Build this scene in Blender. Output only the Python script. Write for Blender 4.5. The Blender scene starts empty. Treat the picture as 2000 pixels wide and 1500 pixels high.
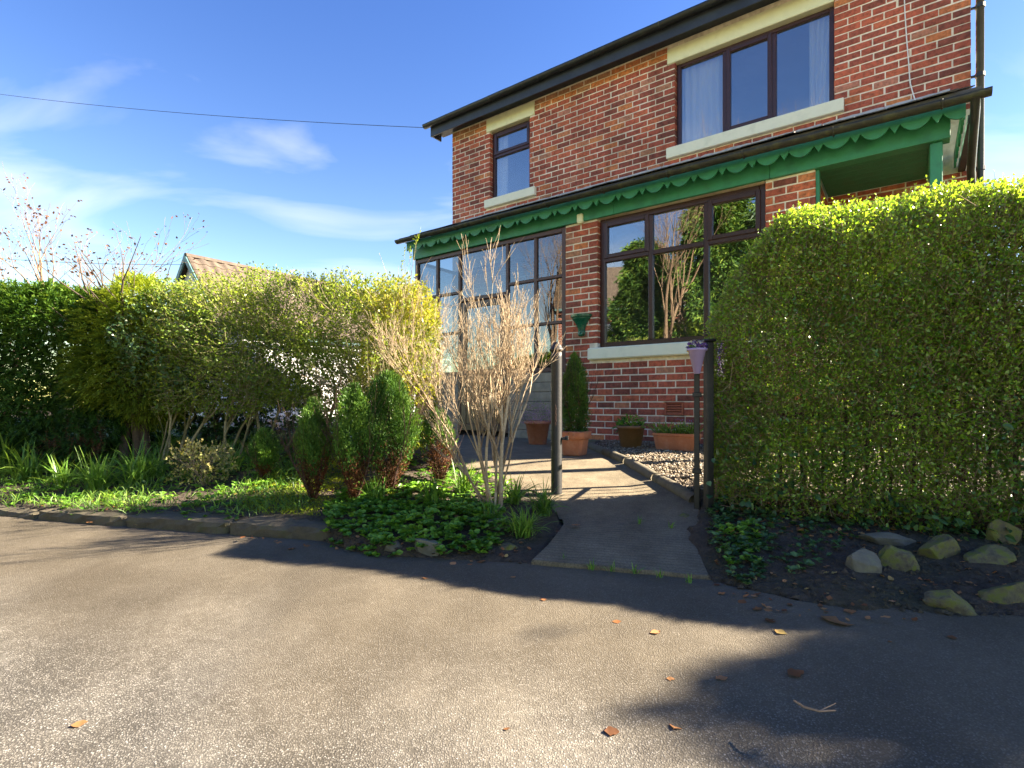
import bpy, math, random
import numpy as np
from mathutils import Vector

rng = np.random.default_rng(7)
random.seed(7)
sc = bpy.context.scene
COL = sc.collection

# ------------------------------------------------------------------ camera, sky, sun, exposure
F, CX, Y0, CZ = 1052.0, 1000.0, 787.0, 0.85          # focal length in photo pixels, horizon row, eye height
PHI = math.atan2(F, 1420.0)                            # turn of the house front against the view
S_, C_ = math.sin(PHI), math.cos(PHI)
cam_d = bpy.data.cameras.new('camera')
cam = bpy.data.objects.new('camera', cam_d)
COL.objects.link(cam)
cam.location = (0, 0, CZ)
cam.rotation_euler = (math.radians(90), 0, 0)
cam_d.sensor_width = 36.0
cam_d.lens = 36.0 * F / 2000.0
cam_d.shift_y = (Y0 - 750.0) / 2000.0
cam_d.clip_start = 0.02
cam_d.clip_end = 3000.0
sc.camera = cam

SUN_AZ = math.radians(3.0)                       # direction to the sun seen from above (x right, y away)
SUN_EL = math.radians(31.0)
world = bpy.data.worlds.new('World')
sc.world = world
world.use_nodes = True
wn, wl = world.node_tree.nodes, world.node_tree.links
wn.clear()
w_out = wn.new('ShaderNodeOutputWorld')
w_bg = wn.new('ShaderNodeBackground')
w_bg.inputs['Strength'].default_value = 0.115
sky = wn.new('ShaderNodeTexSky')
sky.sky_type = 'NISHITA'
sky.sun_disc = False
sky.sun_elevation = SUN_EL
sky.sun_rotation = math.pi / 2 - SUN_AZ
sky.altitude = 100
sky.air_density = 1.0
sky.dust_density = 0.1
sky.ozone_density = 2.5
hsv = wn.new('ShaderNodeHueSaturation')
hsv.inputs['Hue'].default_value = .530
hsv.inputs['Saturation'].default_value = 1.47
hsv.inputs['Value'].default_value = .57
tint = wn.new('ShaderNodeMixRGB'); tint.blend_type = 'MULTIPLY'; tint.inputs[0].default_value = 1.0; tint.inputs[2].default_value = (1.10, .95, .86, 1)
tint2 = wn.new('ShaderNodeMixRGB'); tint2.blend_type = 'MULTIPLY'; tint2.inputs[0].default_value = 1.0; tint2.inputs[2].default_value = (1.12, 1.12, .76, 1)
wl.new(hsv.outputs[0], tint2.inputs[1])
wl.new(sky.outputs[0], tint.inputs[1]); wl.new(tint.outputs[0], hsv.inputs['Color'])
tc = wn.new('ShaderNodeTexCoord')
sep = wn.new('ShaderNodeSeparateXYZ')
wl.new(tc.outputs['Generated'], sep.inputs[0])
def wmath(op, a, b=None):
    m = wn.new('ShaderNodeMath'); m.operation = op
    for i, v in enumerate((a, b)):
        if v is None: continue
        if isinstance(v, (int, float)): m.inputs[i].default_value = v
        else: wl.new(v, m.inputs[i])
    return m.outputs[0]
zz = wmath('ADD', wmath('MAXIMUM', sep.outputs['Z'], 0.0), 0.12)
cx_ = wmath('DIVIDE', sep.outputs['X'], zz)
cy_ = wmath('DIVIDE', sep.outputs['Y'], zz)
comb = wn.new('ShaderNodeCombineXYZ')
wl.new(wmath('MULTIPLY', cx_, 0.55), comb.inputs[0]); wl.new(wmath('MULTIPLY', cy_, 1.0), comb.inputs[1])
nz = wn.new('ShaderNodeTexNoise'); nz.inputs['Scale'].default_value = 1.9
nz.inputs['Detail'].default_value = 7; nz.inputs['Roughness'].default_value = 0.48; nz.inputs['Distortion'].default_value = 0.6
wl.new(comb.outputs[0], nz.inputs['Vector'])
rmp = wn.new('ShaderNodeValToRGB')
rmp.color_ramp.elements[0].position = 0.47; rmp.color_ramp.elements[0].color = (0, 0, 0, 1)
rmp.color_ramp.elements[1].position = 0.76; rmp.color_ramp.elements[1].color = (1, 1, 1, 1)
wl.new(wmath('ADD', nz.outputs['Fac'], wmath('SUBTRACT', 0.055, wmath('MULTIPLY', wmath('MAXIMUM', sep.outputs['Z'], 0.0), 0.34))), rmp.inputs[0])
w_mix = wn.new('ShaderNodeMixRGB'); w_mix.inputs[2].default_value = (1.9, 1.9, 1.92, 1)
wl.new(wmath('MULTIPLY', rmp.outputs[0], 0.58), w_mix.inputs[0])
wl.new(tint2.outputs[0], w_mix.inputs[1])
wl.new(w_mix.outputs[0], w_bg.inputs['Color'])
wl.new(w_bg.outputs[0], w_out.inputs['Surface'])

sun_d = bpy.data.lights.new('sun', 'SUN')
sun_d.energy = 5.0
sun_d.angle = math.radians(0.55)
sun_d.color = (1.0, 0.87, 0.68)
sun = bpy.data.objects.new('sun', sun_d)
COL.objects.link(sun)
sdir = Vector((math.cos(SUN_EL) * math.cos(SUN_AZ), math.cos(SUN_EL) * math.sin(SUN_AZ), math.sin(SUN_EL)))
sun.rotation_euler = sdir.to_track_quat('Z', 'Y').to_euler()
sun.location = (20, 3, 20)

sc.view_settings.view_transform = 'Standard'
sc.view_settings.look = 'None'
sc.view_settings.gamma = 1.0
sc.view_settings.exposure = 2.85
sc.render.engine = 'CYCLES'
sc.cycles.use_denoising = True
sc.cycles.max_bounces = 8
sc.cycles.transparent_max_bounces = 12
sc.cycles.caustics_reflective = False
sc.cycles.caustics_refractive = False

# ------------------------------------------------------------------ helpers
def H(s, n, z):
    """house coordinates (along the front, depth, height) to world"""
    return (s * C_ + n * S_, -s * S_ + n * C_, z)
def px(x, y, z):
    """point on the horizontal plane z under a photo position: used to lay out the garden plan"""
    Yd = F * (CZ - z) / (y - Y0)
    return ((x - CX) / F * Yd, Yd, z)

def tag(o, label=None, cat=None, group=None, kind=None):
    if label: o['label'] = label
    if cat: o['category'] = cat
    if group: o['group'] = group
    if kind: o['kind'] = kind
    return o
def thing(name, label, cat, loc=(0, 0, 0), rz=0.0, group=None):
    o = bpy.data.objects.new(name, None)
    o.empty_display_size = 0.1
    COL.objects.link(o)
    o.location = loc; o.rotation_euler = (0, 0, rz)
    return tag(o, label, cat, group)

class MB:
    """collects geometry (numpy chunks) and makes one mesh object"""
    def __init__(s): s.v = []; s.f = []; s.r = []; s.n = 0
    def add(s, verts, faces, rnd=None):
        verts = np.asarray(verts, float).reshape(-1, 3)
        s.v.append(verts)
        if isinstance(faces, np.ndarray):
            s.f.append(faces + s.n)
        else:
            s.f.append([[i + s.n for i in f] for f in faces])
        if rnd is None: rnd = np.full(len(verts), rng.random())
        elif np.isscalar(rnd): rnd = np.full(len(verts), rnd)
        s.r.append(np.asarray(rnd, float))
        s.n += len(verts)
        return s
    def box(s, a, b, rnd=None, top=None):
        x0, y0, z0 = a; x1, y1, z1 = b
        v = [(x0, y0, z0), (x1, y0, z0), (x1, y1, z0), (x0, y1, z0), (x0, y0, z1), (x1, y0, z1), (x1, y1, z1), (x0, y1, z1)]
        return s.add(v, [(0, 3, 2, 1), (4, 5, 6, 7), (0, 1, 5, 4), (1, 2, 6, 5), (2, 3, 7, 6), (3, 0, 4, 7)], rnd)
    def bbox(s, a, b, ch=0.006, rnd=None):
        """box with chamfered edges"""
        x0, y0, z0 = a; x1, y1, z1 = b
        c = min(ch, (x1 - x0) * .45, (y1 - y0) * .45, (z1 - z0) * .45)
        P = []; idx = {}
        for ix in (0, 1):
            for iy in (0, 1):
                for iz in (0, 1):
                    X = x1 if ix else x0; Y = y1 if iy else y0; Z = z1 if iz else z0
                    dx = -c if ix else c; dy = -c if iy else c; dz = -c if iz else c
                    idx[(ix, iy, iz, 'x')] = len(P); P.append((X, Y + dy, Z + dz))
                    idx[(ix, iy, iz, 'y')] = len(P); P.append((X + dx, Y, Z + dz))
                    idx[(ix, iy, iz, 'z')] = len(P); P.append((X + dx, Y + dy, Z))
        Fc = []
        for i in (0, 1):
            q = [idx[(i, a_, b_, 'x')] for a_, b_ in ((0, 0), (1, 0), (1, 1), (0, 1))]; Fc.append(q if i else q[::-1])
            q = [idx[(a_, i, b_, 'y')] for a_, b_ in ((0, 0), (1, 0), (1, 1), (0, 1))]; Fc.append(q[::-1] if i else q)
            q = [idx[(a_, b_, i, 'z')] for a_, b_ in ((0, 0), (1, 0), (1, 1), (0, 1))]; Fc.append(q if i else q[::-1])
        for i in (0, 1):
            for j in (0, 1):
                Fc.append([idx[(i, j, 0, 'x')], idx[(i, j, 1, 'x')], idx[(i, j, 1, 'y')], idx[(i, j, 0, 'y')]])
                Fc.append([idx[(i, 0, j, 'x')], idx[(i, 1, j, 'x')], idx[(i, 1, j, 'z')], idx[(i, 0, j, 'z')]])
                Fc.append([idx[(0, i, j, 'y')], idx[(1, i, j, 'y')], idx[(1, i, j, 'z')], idx[(0, i, j, 'z')]])
        for k in [(i, j, l) for i in (0, 1) for j in (0, 1) for l in (0, 1)]:
            Fc.append([idx[k + ('x',)], idx[k + ('y',)], idx[k + ('z',)]])
        return s.add(P, Fc, rnd)
    def lathe(s, prof, k=20, c=(0, 0, 0), rnd=None, cap=True, squash=1.0):
        V = []; Fc = []
        for r, z in prof:
            for i in range(k):
                a = 2 * math.pi * i / k
                V.append((c[0] + r * math.cos(a), c[1] + r * math.sin(a) * squash, c[2] + z))
        m = len(prof)
        for j in range(m - 1):
            for i in range(k):
                i2 = (i + 1) % k
                Fc.append((j * k + i, j * k + i2, (j + 1) * k + i2, (j + 1) * k + i))
        if cap:
            Fc.append(tuple(range(k))[::-1]); Fc.append(tuple((m - 1) * k + i for i in range(k)))
        return s.add(V, Fc, rnd)
    def tube(s, pts, rad, k=8, rnd=None, cap=True):
        pts = [Vector(p) for p in pts]
        if np.isscalar(rad): rad = [rad] * len(pts)
        V = []; Fc = []
        up = Vector((0, 0, 1))
        for i, p in enumerate(pts):
            d = (pts[min(i + 1, len(pts) - 1)] - pts[max(i - 1, 0)]).normalized()
            a = d.cross(up)
            if a.length < 0.05: a = d.cross(Vector((1, 0, 0)))
            a.normalize(); b = d.cross(a)
            for j in range(k):
                t = 2 * math.pi * j / k
                V.append(p + (a * math.cos(t) + b * math.sin(t)) * rad[i])
        for i in range(len(pts) - 1):
            for j in range(k):
                j2 = (j + 1) % k
                Fc.append((i * k + j, i * k + j2, (i + 1) * k + j2, (i + 1) * k + j))
        if cap:
            Fc.append(tuple(range(k))); Fc.append(tuple((len(pts) - 1) * k + j for j in range(k))[::-1])
        return s.add([tuple(v) for v in V], Fc, rnd)
    def build(s, name, mat, parent=None, off=(0, 0, 0), smooth=False, loc=None):
        me = bpy.data.meshes.new(name)
        V = np.concatenate(s.v) - np.array(off, float)
        if all(isinstance(f, np.ndarray) for f in s.f):
            sizes = np.concatenate([np.full(len(f), f.shape[1]) for f in s.f])
            idx = np.concatenate([f.ravel() for f in s.f]).astype(np.int32)
        else:
            fl = []
            for f in s.f: fl.extend([list(map(int, q)) for q in f])
            sizes = np.array([len(q) for q in fl]); idx = np.array([i for q in fl for i in q], np.int32)
        me.vertices.add(len(V)); me.vertices.foreach_set('co', V.astype(np.float32).ravel())
        me.loops.add(len(idx)); me.loops.foreach_set('vertex_index', idx)
        me.polygons.add(len(sizes))
        starts = np.concatenate([[0], np.cumsum(sizes)[:-1]]).astype(np.int32)
        me.polygons.foreach_set('loop_start', starts)
        try: me.polygons.foreach_set('loop_total', sizes.astype(np.int32))
        except Exception: pass
        me.polygons.foreach_set('use_smooth', np.full(len(sizes), bool(smooth)))
        at = me.attributes.new('rnd', 'FLOAT', 'POINT')
        at.data.foreach_set('value', np.concatenate(s.r).astype(np.float32))
        me.update(calc_edges=True)
        if mat is not None: me.materials.append(mat)
        o = bpy.data.objects.new(name, me)
        COL.objects.link(o)
        if parent is not None: o.parent = parent
        if loc is not None: o.location = loc
        return o

def unit(a):
    a = np.asarray(a, float)
    return a / (np.linalg.norm(a, axis=-1, keepdims=True) + 1e-9)

def leaves(mb, P, D, L, W, fold=0.25, rnd=None, droop=0.0, shape=4, up=None):
    """many leaves: P base points, D directions; four-sided folded blades (shape 4) or longer six-point blades (shape 6)"""
    N = len(P)
    if N == 0: return
    P = np.asarray(P, float); D = unit(D)
    L = np.broadcast_to(np.asarray(L, float), (N,))[:, None]; W = np.broadcast_to(np.asarray(W, float), (N,))[:, None]
    ref = rng.normal(size=(N, 3)) if up is None else up + rng.normal(size=(N, 3)) * 0.35
    A = unit(np.cross(D, ref)); B = np.cross(A, D)
    if rnd is None: rnd = rng.random(N)
    rnd = np.broadcast_to(np.asarray(rnd, float), (N,))
    if shape == 4:
        tip = P + D * L; tip[:, 2] -= droop * L[:, 0]
        m = P + D * L * 0.45 + B * W * fold
        V = np.stack([P, m + A * W * .5 - B * W * fold, tip, m - A * W * .5 - B * W * fold], 1).reshape(-1, 3)
        b = np.arange(N)[:, None] * 4
        mb.add(V, np.concatenate([b + np.array([[0, 1, 2]]), b + np.array([[0, 2, 3]])]), np.repeat(rnd, 4))
    else:
        m1 = P + D * L * .35; m2 = P + D * L * .7; m2[:, 2] -= droop * .3 * L[:, 0]
        tip = P + D * L; tip[:, 2] -= droop * L[:, 0]
        e = B * W * fold
        V = np.stack([P, m1 + A * W * .48 + e, m2 + A * W * .42 + e, tip, m2 - A * W * .42 + e, m1 - A * W * .48 + e, m1, m2], 1).reshape(-1, 3)
        b = np.arange(N)[:, None] * 8
        mb.add(V, np.concatenate([b + np.array([[0, 1, 6]]), b + np.array([[0, 6, 5]]), b + np.array([[7, 2, 3]]), b + np.array([[7, 3, 4]])]), np.repeat(rnd, 8))
        mb.f[-1] = np.concatenate([mb.f[-1], (b + mb.n - N * 8) + np.array([[6, 1, 2]]), (b + mb.n - N * 8) + np.array([[6, 2, 7]]),
                                   (b + mb.n - N * 8) + np.array([[6, 7, 4]]), (b + mb.n - N * 8) + np.array([[6, 4, 5]])])

def sticks(mb, P0, P1, R0, R1, k=4, rnd=None):
    """many tapered straight sticks"""
    P0 = np.asarray(P0, float); P1 = np.asarray(P1, float); N = len(P0)
    if N == 0: return
    D = unit(P1 - P0)
    ref = np.where(np.abs(D[:, 2:3]) > .9, np.array([[1., 0, 0]]), np.array([[0, 0, 1.]]))
    A = unit(np.cross(D, ref)); B = np.cross(D, A)
    R0 = np.broadcast_to(np.asarray(R0, float), (N,))[:, None]; R1 = np.broadcast_to(np.asarray(R1, float), (N,))[:, None]
    ring0 = []; ring1 = []
    for j in range(k):
        t = 2 * math.pi * j / k
        o = A * math.cos(t) + B * math.sin(t)
        ring0.append(P0 + o * R0); ring1.append(P1 + o * R1)
    V = np.stack(ring0 + ring1, 1).reshape(-1, 3)
    b = np.arange(N)[:, None] * (2 * k)
    Fc = np.concatenate([b + np.array([[j, (j + 1) % k, k + (j + 1) % k, k + j]]) for j in range(k)])
    if rnd is None: rnd = rng.random(N)
    mb.add(V, Fc, np.repeat(np.broadcast_to(rnd, (N,)), 2 * k))

def grow(segs, p, d, length, r, level, spread=0.5, n=(2, 4), steps=4, up=0.15, wob=0.18, shrink=(0.55, 0.8), tips=None, rmin=0.0012):
    """a branching plant; segs gets (p0, p1, r0, r1)"""
    p = Vector(p); d = Vector(d).normalized()
    pts = []
    for i in range(steps):
        r2 = max(rmin, r * (1 - 0.5 * (i + 1) / steps)) if level else max(rmin * .7, r * (1 - .7 * (i + 1) / steps))
        r1 = max(rmin, r * (1 - 0.5 * i / steps)) if level else max(rmin * .7, r * (1 - .7 * i / steps))
        d = (d + Vector((random.gauss(0, wob), random.gauss(0, wob), random.gauss(0, wob) + up * .3))).normalized()
        q = p + d * (length / steps)
        segs.append((tuple(p), tuple(q), r1, r2))
        pts.append((q.copy(), d.copy(), r2)); p = q
    if level == 0:
        if tips is not None: tips.append((tuple(p), tuple(d)))
        return
    for i in range(random.randint(*n)):
        q, dd, rr = pts[random.randint(max(0, len(pts) // 3), len(pts) - 1)]
        a = Vector((random.gauss(0, 1), random.gauss(0, 1), random.gauss(0, 1)))
        a = (a - dd * a.dot(dd)).normalized()
        nd = (dd + a * random.uniform(.5, 1.3) * spread + Vector((0, 0, up))).normalized()
        grow(segs, q, nd, length * random.uniform(*shrink), rr * random.uniform(.55, .8), level - 1, spread, n, steps, up, wob, shrink, tips, rmin)
    q, dd, rr = pts[-1]
    grow(segs, q, dd, length * random.uniform(*shrink), rr * .85, level - 1, spread, n, steps, up, wob, shrink, tips, rmin)

def seg_mesh(segs, name, mat, parent, off=(0, 0, 0), k=5):
    mb = MB()
    a = np.array([s[0] for s in segs]); b = np.array([s[1] for s in segs]); r0 = np.array([s[2] for s in segs]); r1 = np.array([s[3] for s in segs])
    b = b + (b - a) * .06
    thick = r0 > 0.006
    if thick.any(): sticks(mb, a[thick], b[thick], r0[thick], r1[thick], 7)
    if (~thick).any(): sticks(mb, a[~thick], b[~thick], r0[~thick], r1[~thick], 3 if k < 5 else 4)
    return mb.build(name, mat, parent, off, smooth=True)

def vnoise(P, sc_=1.0, seed=0):
    """cheap smooth noise from sines, about -1..1"""
    x, y, z = (np.asarray(P, float) * sc_).T
    o = seed * 1.7
    return (np.sin(x * 1.3 + o + 1.7 * np.sin(y * .9 + o)) + np.sin(y * 1.7 - o + 1.3 * np.sin(z * 1.1)) + np.sin(z * 1.5 + x * .8 + o * 2)) / 3

# ------------------------------------------------------------------ materials
def newmat(name):
    m = bpy.data.materials.new(name); m.use_nodes = True
    nt = m.node_tree; b = nt.nodes['Principled BSDF']
    return m, nt.nodes, nt.links, b
def nd(N, t, **kw):
    n = N.new(t)
    for k, v in kw.items():
        if k in n.inputs: n.inputs[k].default_value = v
        else: setattr(n, k, v)
    return n
def ramp(N, L, fac, stops):
    r = N.new('ShaderNodeValToRGB')
    e = r.color_ramp.elements
    while len(e) < len(stops): e.new(0.5)
    for i, (p, c) in enumerate(stops):
        e[i].position = p; e[i].color = tuple(c) + (1,) if len(c) == 3 else c
    L.new(fac, r.inputs[0])
    return r.outputs[0]
def mixc(N, L, fac, a, b, mode='MIX'):
    m = N.new('ShaderNodeMixRGB'); m.blend_type = mode
    for i, v in ((0, fac), (1, a), (2, b)):
        if isinstance(v, (int, float)): m.inputs[i].default_value = v
        elif isinstance(v, tuple): m.inputs[i].default_value = v + (1,) if len(v) == 3 else v
        else: L.new(v, m.inputs[i])
    return m.outputs[0]
def objco(N): return N.new('ShaderNodeTexCoord').outputs['Object']
def worldco(N): return N.new('ShaderNodeNewGeometry').outputs['Position']
def bump(N, L, b, h, strength=.3, dist=.01):
    n = N.new('ShaderNodeBump'); n.inputs['Strength'].default_value = strength; n.inputs['Distance'].default_value = dist
    L.new(h, n.inputs['Height']); L.new(n.outputs[0], b.inputs['Normal'])
def rndattr(N):
    a = N.new('ShaderNodeAttribute'); a.attribute_name = 'rnd'
    return a.outputs['Fac']

def leaf_mat(name, stops, trans=0.4, rough=0.42, spec=0.4, tint=1.25):
    m, N, L, b = newmat(name)
    c = ramp(N, L, rndattr(N), stops)
    nz_ = nd(N, 'ShaderNodeTexNoise', Scale=9.0, Detail=2.0)
    L.new(worldco(N), nz_.inputs['Vector'])
    c = mixc(N, L, .55, c, mixc(N, L, 1.0, c, ramp(N, L, nz_.outputs['Fac'], [(.35, (.55, .62, .5)), (.65, (1.35, 1.25, 1.1))]), 'MULTIPLY'))
    nq = nd(N, 'ShaderNodeTexNoise', Scale=2.6, Detail=3.0); L.new(worldco(N), nq.inputs['Vector'])
    c = mixc(N, L, 1.0, c, ramp(N, L, nq.outputs['Fac'], [(.34, (.66, .74, .70)), (.5, (1, 1, 1)), (.68, (1.22, 1.12, .95))]), 'MULTIPLY')
    L.new(c, b.inputs['Base Color']); b.inputs['Roughness'].default_value = rough
    b.inputs['Specular IOR Level'].default_value = spec
    t = N.new('ShaderNodeBsdfTranslucent')
    L.new(mixc(N, L, 1.0, c, (tint * 1.05, tint, tint * .5), 'MULTIPLY'), t.inputs['Color'])
    mx = N.new('ShaderNodeMixShader'); mx.inputs[0].default_value = trans
    L.new(b.outputs[0], mx.inputs[1]); L.new(t.outputs[0], mx.inputs[2])
    L.new(mx.outputs[0], N['Material Output'].inputs['Surface'])
    return m
def bark_mat(name, stops, scale=40.0, rough=.85, bs=.5):
    m, N, L, b = newmat(name)
    nz_ = nd(N, 'ShaderNodeTexNoise', Scale=scale, Detail=4.0)
    L.new(objco(N), nz_.inputs['Vector'])
    c = ramp(N, L, rndattr(N), stops)
    c = mixc(N, L, .5, c, mixc(N, L, 1.0, c, ramp(N, L, nz_.outputs['Fac'], [(.3, (.45, .45, .45)), (.7, (1.3, 1.3, 1.3))]), 'MULTIPLY'))
    L.new(c, b.inputs['Base Color']); b.inputs['Roughness'].default_value = rough
    bump(N, L, b, nz_.outputs['Fac'], bs, .004)
    return m
def paint_mat(name, col, rough=.45, var=.12, scale=14.0, bs=.12, dirt=None, dirt_amt=.3, metal=0.0):
    m, N, L, b = newmat(name)
    co = worldco(N)
    n1 = nd(N, 'ShaderNodeTexNoise', Scale=scale, Detail=5.0, Roughness=.6); L.new(co, n1.inputs['Vector'])
    n2 = nd(N, 'ShaderNodeTexNoise', Scale=scale * 9, Detail=3.0); L.new(co, n2.inputs['Vector'])
    lo = tuple(c * (1 - var) for c in col); hi = tuple(min(1, c * (1 + var)) for c in col)
    c = ramp(N, L, n1.outputs['Fac'], [(.3, lo), (.7, hi)])
    if dirt:
        c = mixc(N, L, ramp(N, L, n1.outputs['Fac'], [(.52 - .1 * (dirt_amt > .8), (0, 0, 0)), (.75 - .15 * (dirt_amt > .8), (dirt_amt,) * 3)]), c, dirt)
    L.new(c, b.inputs['Base Color'])
    L.new(ramp(N, L, n2.outputs['Fac'], [(.3, (rough * .8,) * 3), (.7, (min(1, rough * 1.25),) * 3)]), b.inputs['Roughness'])
    b.inputs['Metallic'].default_value = metal
    bump(N, L, b, n2.outputs['Fac'], bs, .003)
    return m

def weather(N, L):
    mp = N.new('ShaderNodeMapping'); L.new(worldco(N), mp.inputs['Vector']); mp.inputs['Scale'].default_value = (2.6, 2.6, .55)
    a_ = nd(N, 'ShaderNodeTexNoise', Scale=1.0, Detail=6.0, Roughness=.65); L.new(mp.outputs[0], a_.inputs['Vector'])
    b_ = nd(N, 'ShaderNodeTexNoise', Scale=1.4, Detail=4.0); L.new(worldco(N), b_.inputs['Vector'])
    x = ramp(N, L, a_.outputs['Fac'], [(.30, (.74, .72, .69)), (.50, (1.08, 1.08, 1.08)), (.75, (1.18, 1.17, 1.15))])
    y = ramp(N, L, b_.outputs['Fac'], [(.32, (.85, .84, .83)), (.58, (1.06, 1.06, 1.06))])
    return mixc(N, L, 1.0, x, y, 'MULTIPLY')
M = {}
# brick: one colour per brick from its own random number, mottled, with lime bloom
m, N, L, b = newmat('brick'); M['brick'] = m
co = worldco(N)
c = ramp(N, L, rndattr(N), [(0, (.19, .058, .040)), (.15, (.29, .078, .050)), (.4, (.39, .092, .055)), (.65, (.46, .112, .060)), (.84, (.50, .135, .064)), (.9, (.56, .20, .068)), (.96, (.47, .19, .13)), (1, (.40, .19, .10))])
n1 = nd(N, 'ShaderNodeTexNoise', Scale=22.0, Detail=6.0, Roughness=.7); L.new(co, n1.inputs['Vector'])
n2 = nd(N, 'ShaderNodeTexNoise', Scale=110.0, Detail=3.0); L.new(co, n2.inputs['Vector'])
c = mixc(N, L, 1.0, c, ramp(N, L, n1.outputs['Fac'], [(.3, (.45, .42, .42)), (.5, (.95, .95, .95)), (.7, (1.35, 1.25, 1.2))]), 'MULTIPLY')
n3 = nd(N, 'ShaderNodeTexNoise', Scale=6.0, Detail=7.0, Roughness=.75); L.new(co, n3.inputs['Vector'])
c = mixc(N, L, ramp(N, L, n3.outputs['Fac'], [(.62, (0, 0, 0)), (.76, (.35, .35, .35))]), c, (.48, .26, .22))
n4 = nd(N, 'ShaderNodeTexNoise', Scale=75.0, Detail=2.0); L.new(co, n4.inputs['Vector'])
c = mixc(N, L, ramp(N, L, n4.outputs['Fac'], [(.72, (0, 0, 0)), (.78, (.6, .6, .6))]), c, (.55, .48, .42))
c = mixc(N, L, 1.0, c, weather(N, L), 'MULTIPLY')
L.new(c, b.inputs['Base Color']); b.inputs['Roughness'].default_value = .85
bump(N, L, b, mixc(N, L, .5, n1.outputs['Fac'], n2.outputs['Fac']), .55, .008)
# mortar
m, N, L, b = newmat('mortar'); M['mortar'] = m
co = worldco(N)
n1 = nd(N, 'ShaderNodeTexNoise', Scale=14.0, Detail=6.0); L.new(co, n1.inputs['Vector'])
n2 = nd(N, 'ShaderNodeTexNoise', Scale=160.0, Detail=3.0); L.new(co, n2.inputs['Vector'])
L.new(mixc(N, L, 1.0, ramp(N, L, n1.outputs['Fac'], [(.3, (.60, .52, .40)), (.6, (.82, .73, .60))]), weather(N, L), 'MULTIPLY'), b.inputs['Base Color'])
b.inputs['Roughness'].default_value = .95
bump(N, L, b, n2.outputs['Fac'], .5, .004)
# plain brickwork for walls seen from nowhere near
m, N, L, b = newmat('brickwork_far'); M['brickwork'] = m
bt = nd(N, 'ShaderNodeTexBrick', Scale=1.0); bt.inputs['Color1'].default_value = (.25, .07, .045, 1); bt.inputs['Color2'].default_value = (.32, .09, .05, 1)
bt.inputs['Mortar'].default_value = (.45, .4, .33, 1); bt.inputs['Brick Width'].default_value = .235; bt.inputs['Row Height'].default_value = .085; bt.inputs['Mortar Size'].default_value = .007
cb = N.new('ShaderNodeCombineXYZ'); sp = N.new('ShaderNodeSeparateXYZ'); L.new(objco(N), sp.inputs[0])
ad = nd(N, 'ShaderNodeMath', operation='ADD'); L.new(sp.outputs[0], ad.inputs[0]); L.new(sp.outputs[1], ad.inputs[1])
L.new(ad.outputs[0], cb.inputs[0]); L.new(sp.outputs[2], cb.inputs[1]); L.new(cb.outputs[0], bt.inputs['Vector'])
L.new(bt.outputs['Color'], b.inputs['Base Color']); b.inputs['Roughness'].default_value = .9

M['cream'] = paint_mat('cream_paint', (.86, .86, .60), .6, .07, 6, .12, (.35, .35, .22), .35)
M['sill'] = paint_mat('sill_paint', (.86, .85, .66), .6, .06, 6, .12, (.3, .33, .22), .3)
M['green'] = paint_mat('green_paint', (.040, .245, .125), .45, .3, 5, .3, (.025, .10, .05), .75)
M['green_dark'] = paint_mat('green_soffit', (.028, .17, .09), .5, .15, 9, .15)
M['brown'] = paint_mat('brown_frame', (.050, .022, .020), .32, .15, 12, .05)
M['brown_light'] = paint_mat('brown_sunroom_frame', (.085, .042, .036), .4, .15, 12, .06)
M['fascia'] = paint_mat('dark_fascia', (.030, .036, .048), .45, .25, 5, .1, (.05, .06, .05), .4)
M['gutter'] = paint_mat('black_gutter', (.022, .024, .022), .38, .3, 10, .1, (.05, .06, .04), .4)
M['gutter_moss'] = paint_mat('mossy_gutter', (.030, .030, .022), .5, .3, 12, .25, (.10, .10, .025), .7)
M['blackiron'] = paint_mat('black_iron', (.009, .009, .010), .48, .3, 30, .35, (.07, .045, .03), .2)
M['rust'] = paint_mat('rusty_iron', (.06, .03, .02), .8, .3, 20, .3)
M['terracotta'] = paint_mat('terracotta', (.42, .155, .085), .7, .15, 9, .15, (.5, .36, .28), .35)
M['brownpot'] = paint_mat('brown_pot', (.20, .105, .045), .6, .15, 9, .15)
M['planter_purple'] = paint_mat('lilac_plastic', (.36, .28, .52), .4, .07, 8, .03)
M['corbel_green'] = paint_mat('green_iron', (.010, .10, .055), .25, .2, 16, .15)
M['white'] = paint_mat('white_wall', (.75, .75, .74), .8, .05, 5, .1)
M['white_gloss'] = paint_mat('white_cable', (.75, .75, .72), .5, .05, 5, .0)
M['lead'] = paint_mat('lead_flashing', (.45, .46, .46), .55, .3, 8, .3, (.10, .10, .09), .6)
M['slate'] = paint_mat('slate', (.065, .06, .055), .55, .35, 7, .4, (.14, .13, .06), .5)
M['tile'] = paint_mat('concrete_tile', (.085, .062, .045), .9, .25, 7, .4, (.16, .14, .09), .4)
M['bargeboard'] = paint_mat('teal_bargeboard', (.08, .17, .17), .5, .15, 7, .1)
M['kerbstone'] = paint_mat('kerb_stone', (.085, .070, .045), .9, .4, 11, .9, (.055, .06, .018), .8)
M['edging'] = paint_mat('edging_stone', (.13, .11, .075), .9, .3, 14, .7, (.09, .09, .03), .5)
M['stone'] = paint_mat('garden_stone', (.115, .10, .06), .95, .5, 26, 1.0, (.11, .125, .014), .9)
M['stone_grey'] = paint_mat('grey_stone', (.13, .12, .09), .9, .3, 10, .8, (.15, .16, .05), .5)
M['plank'] = paint_mat('weathered_board', (.30, .26, .19), .85, .22, 10, .4)
M['wire'] = paint_mat('wire', (.02, .02, .025), .6, .1, 5, 0)
M['room'] = paint_mat('room_wall', (.75, .75, .75), .9, .05, 3, 0)
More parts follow.
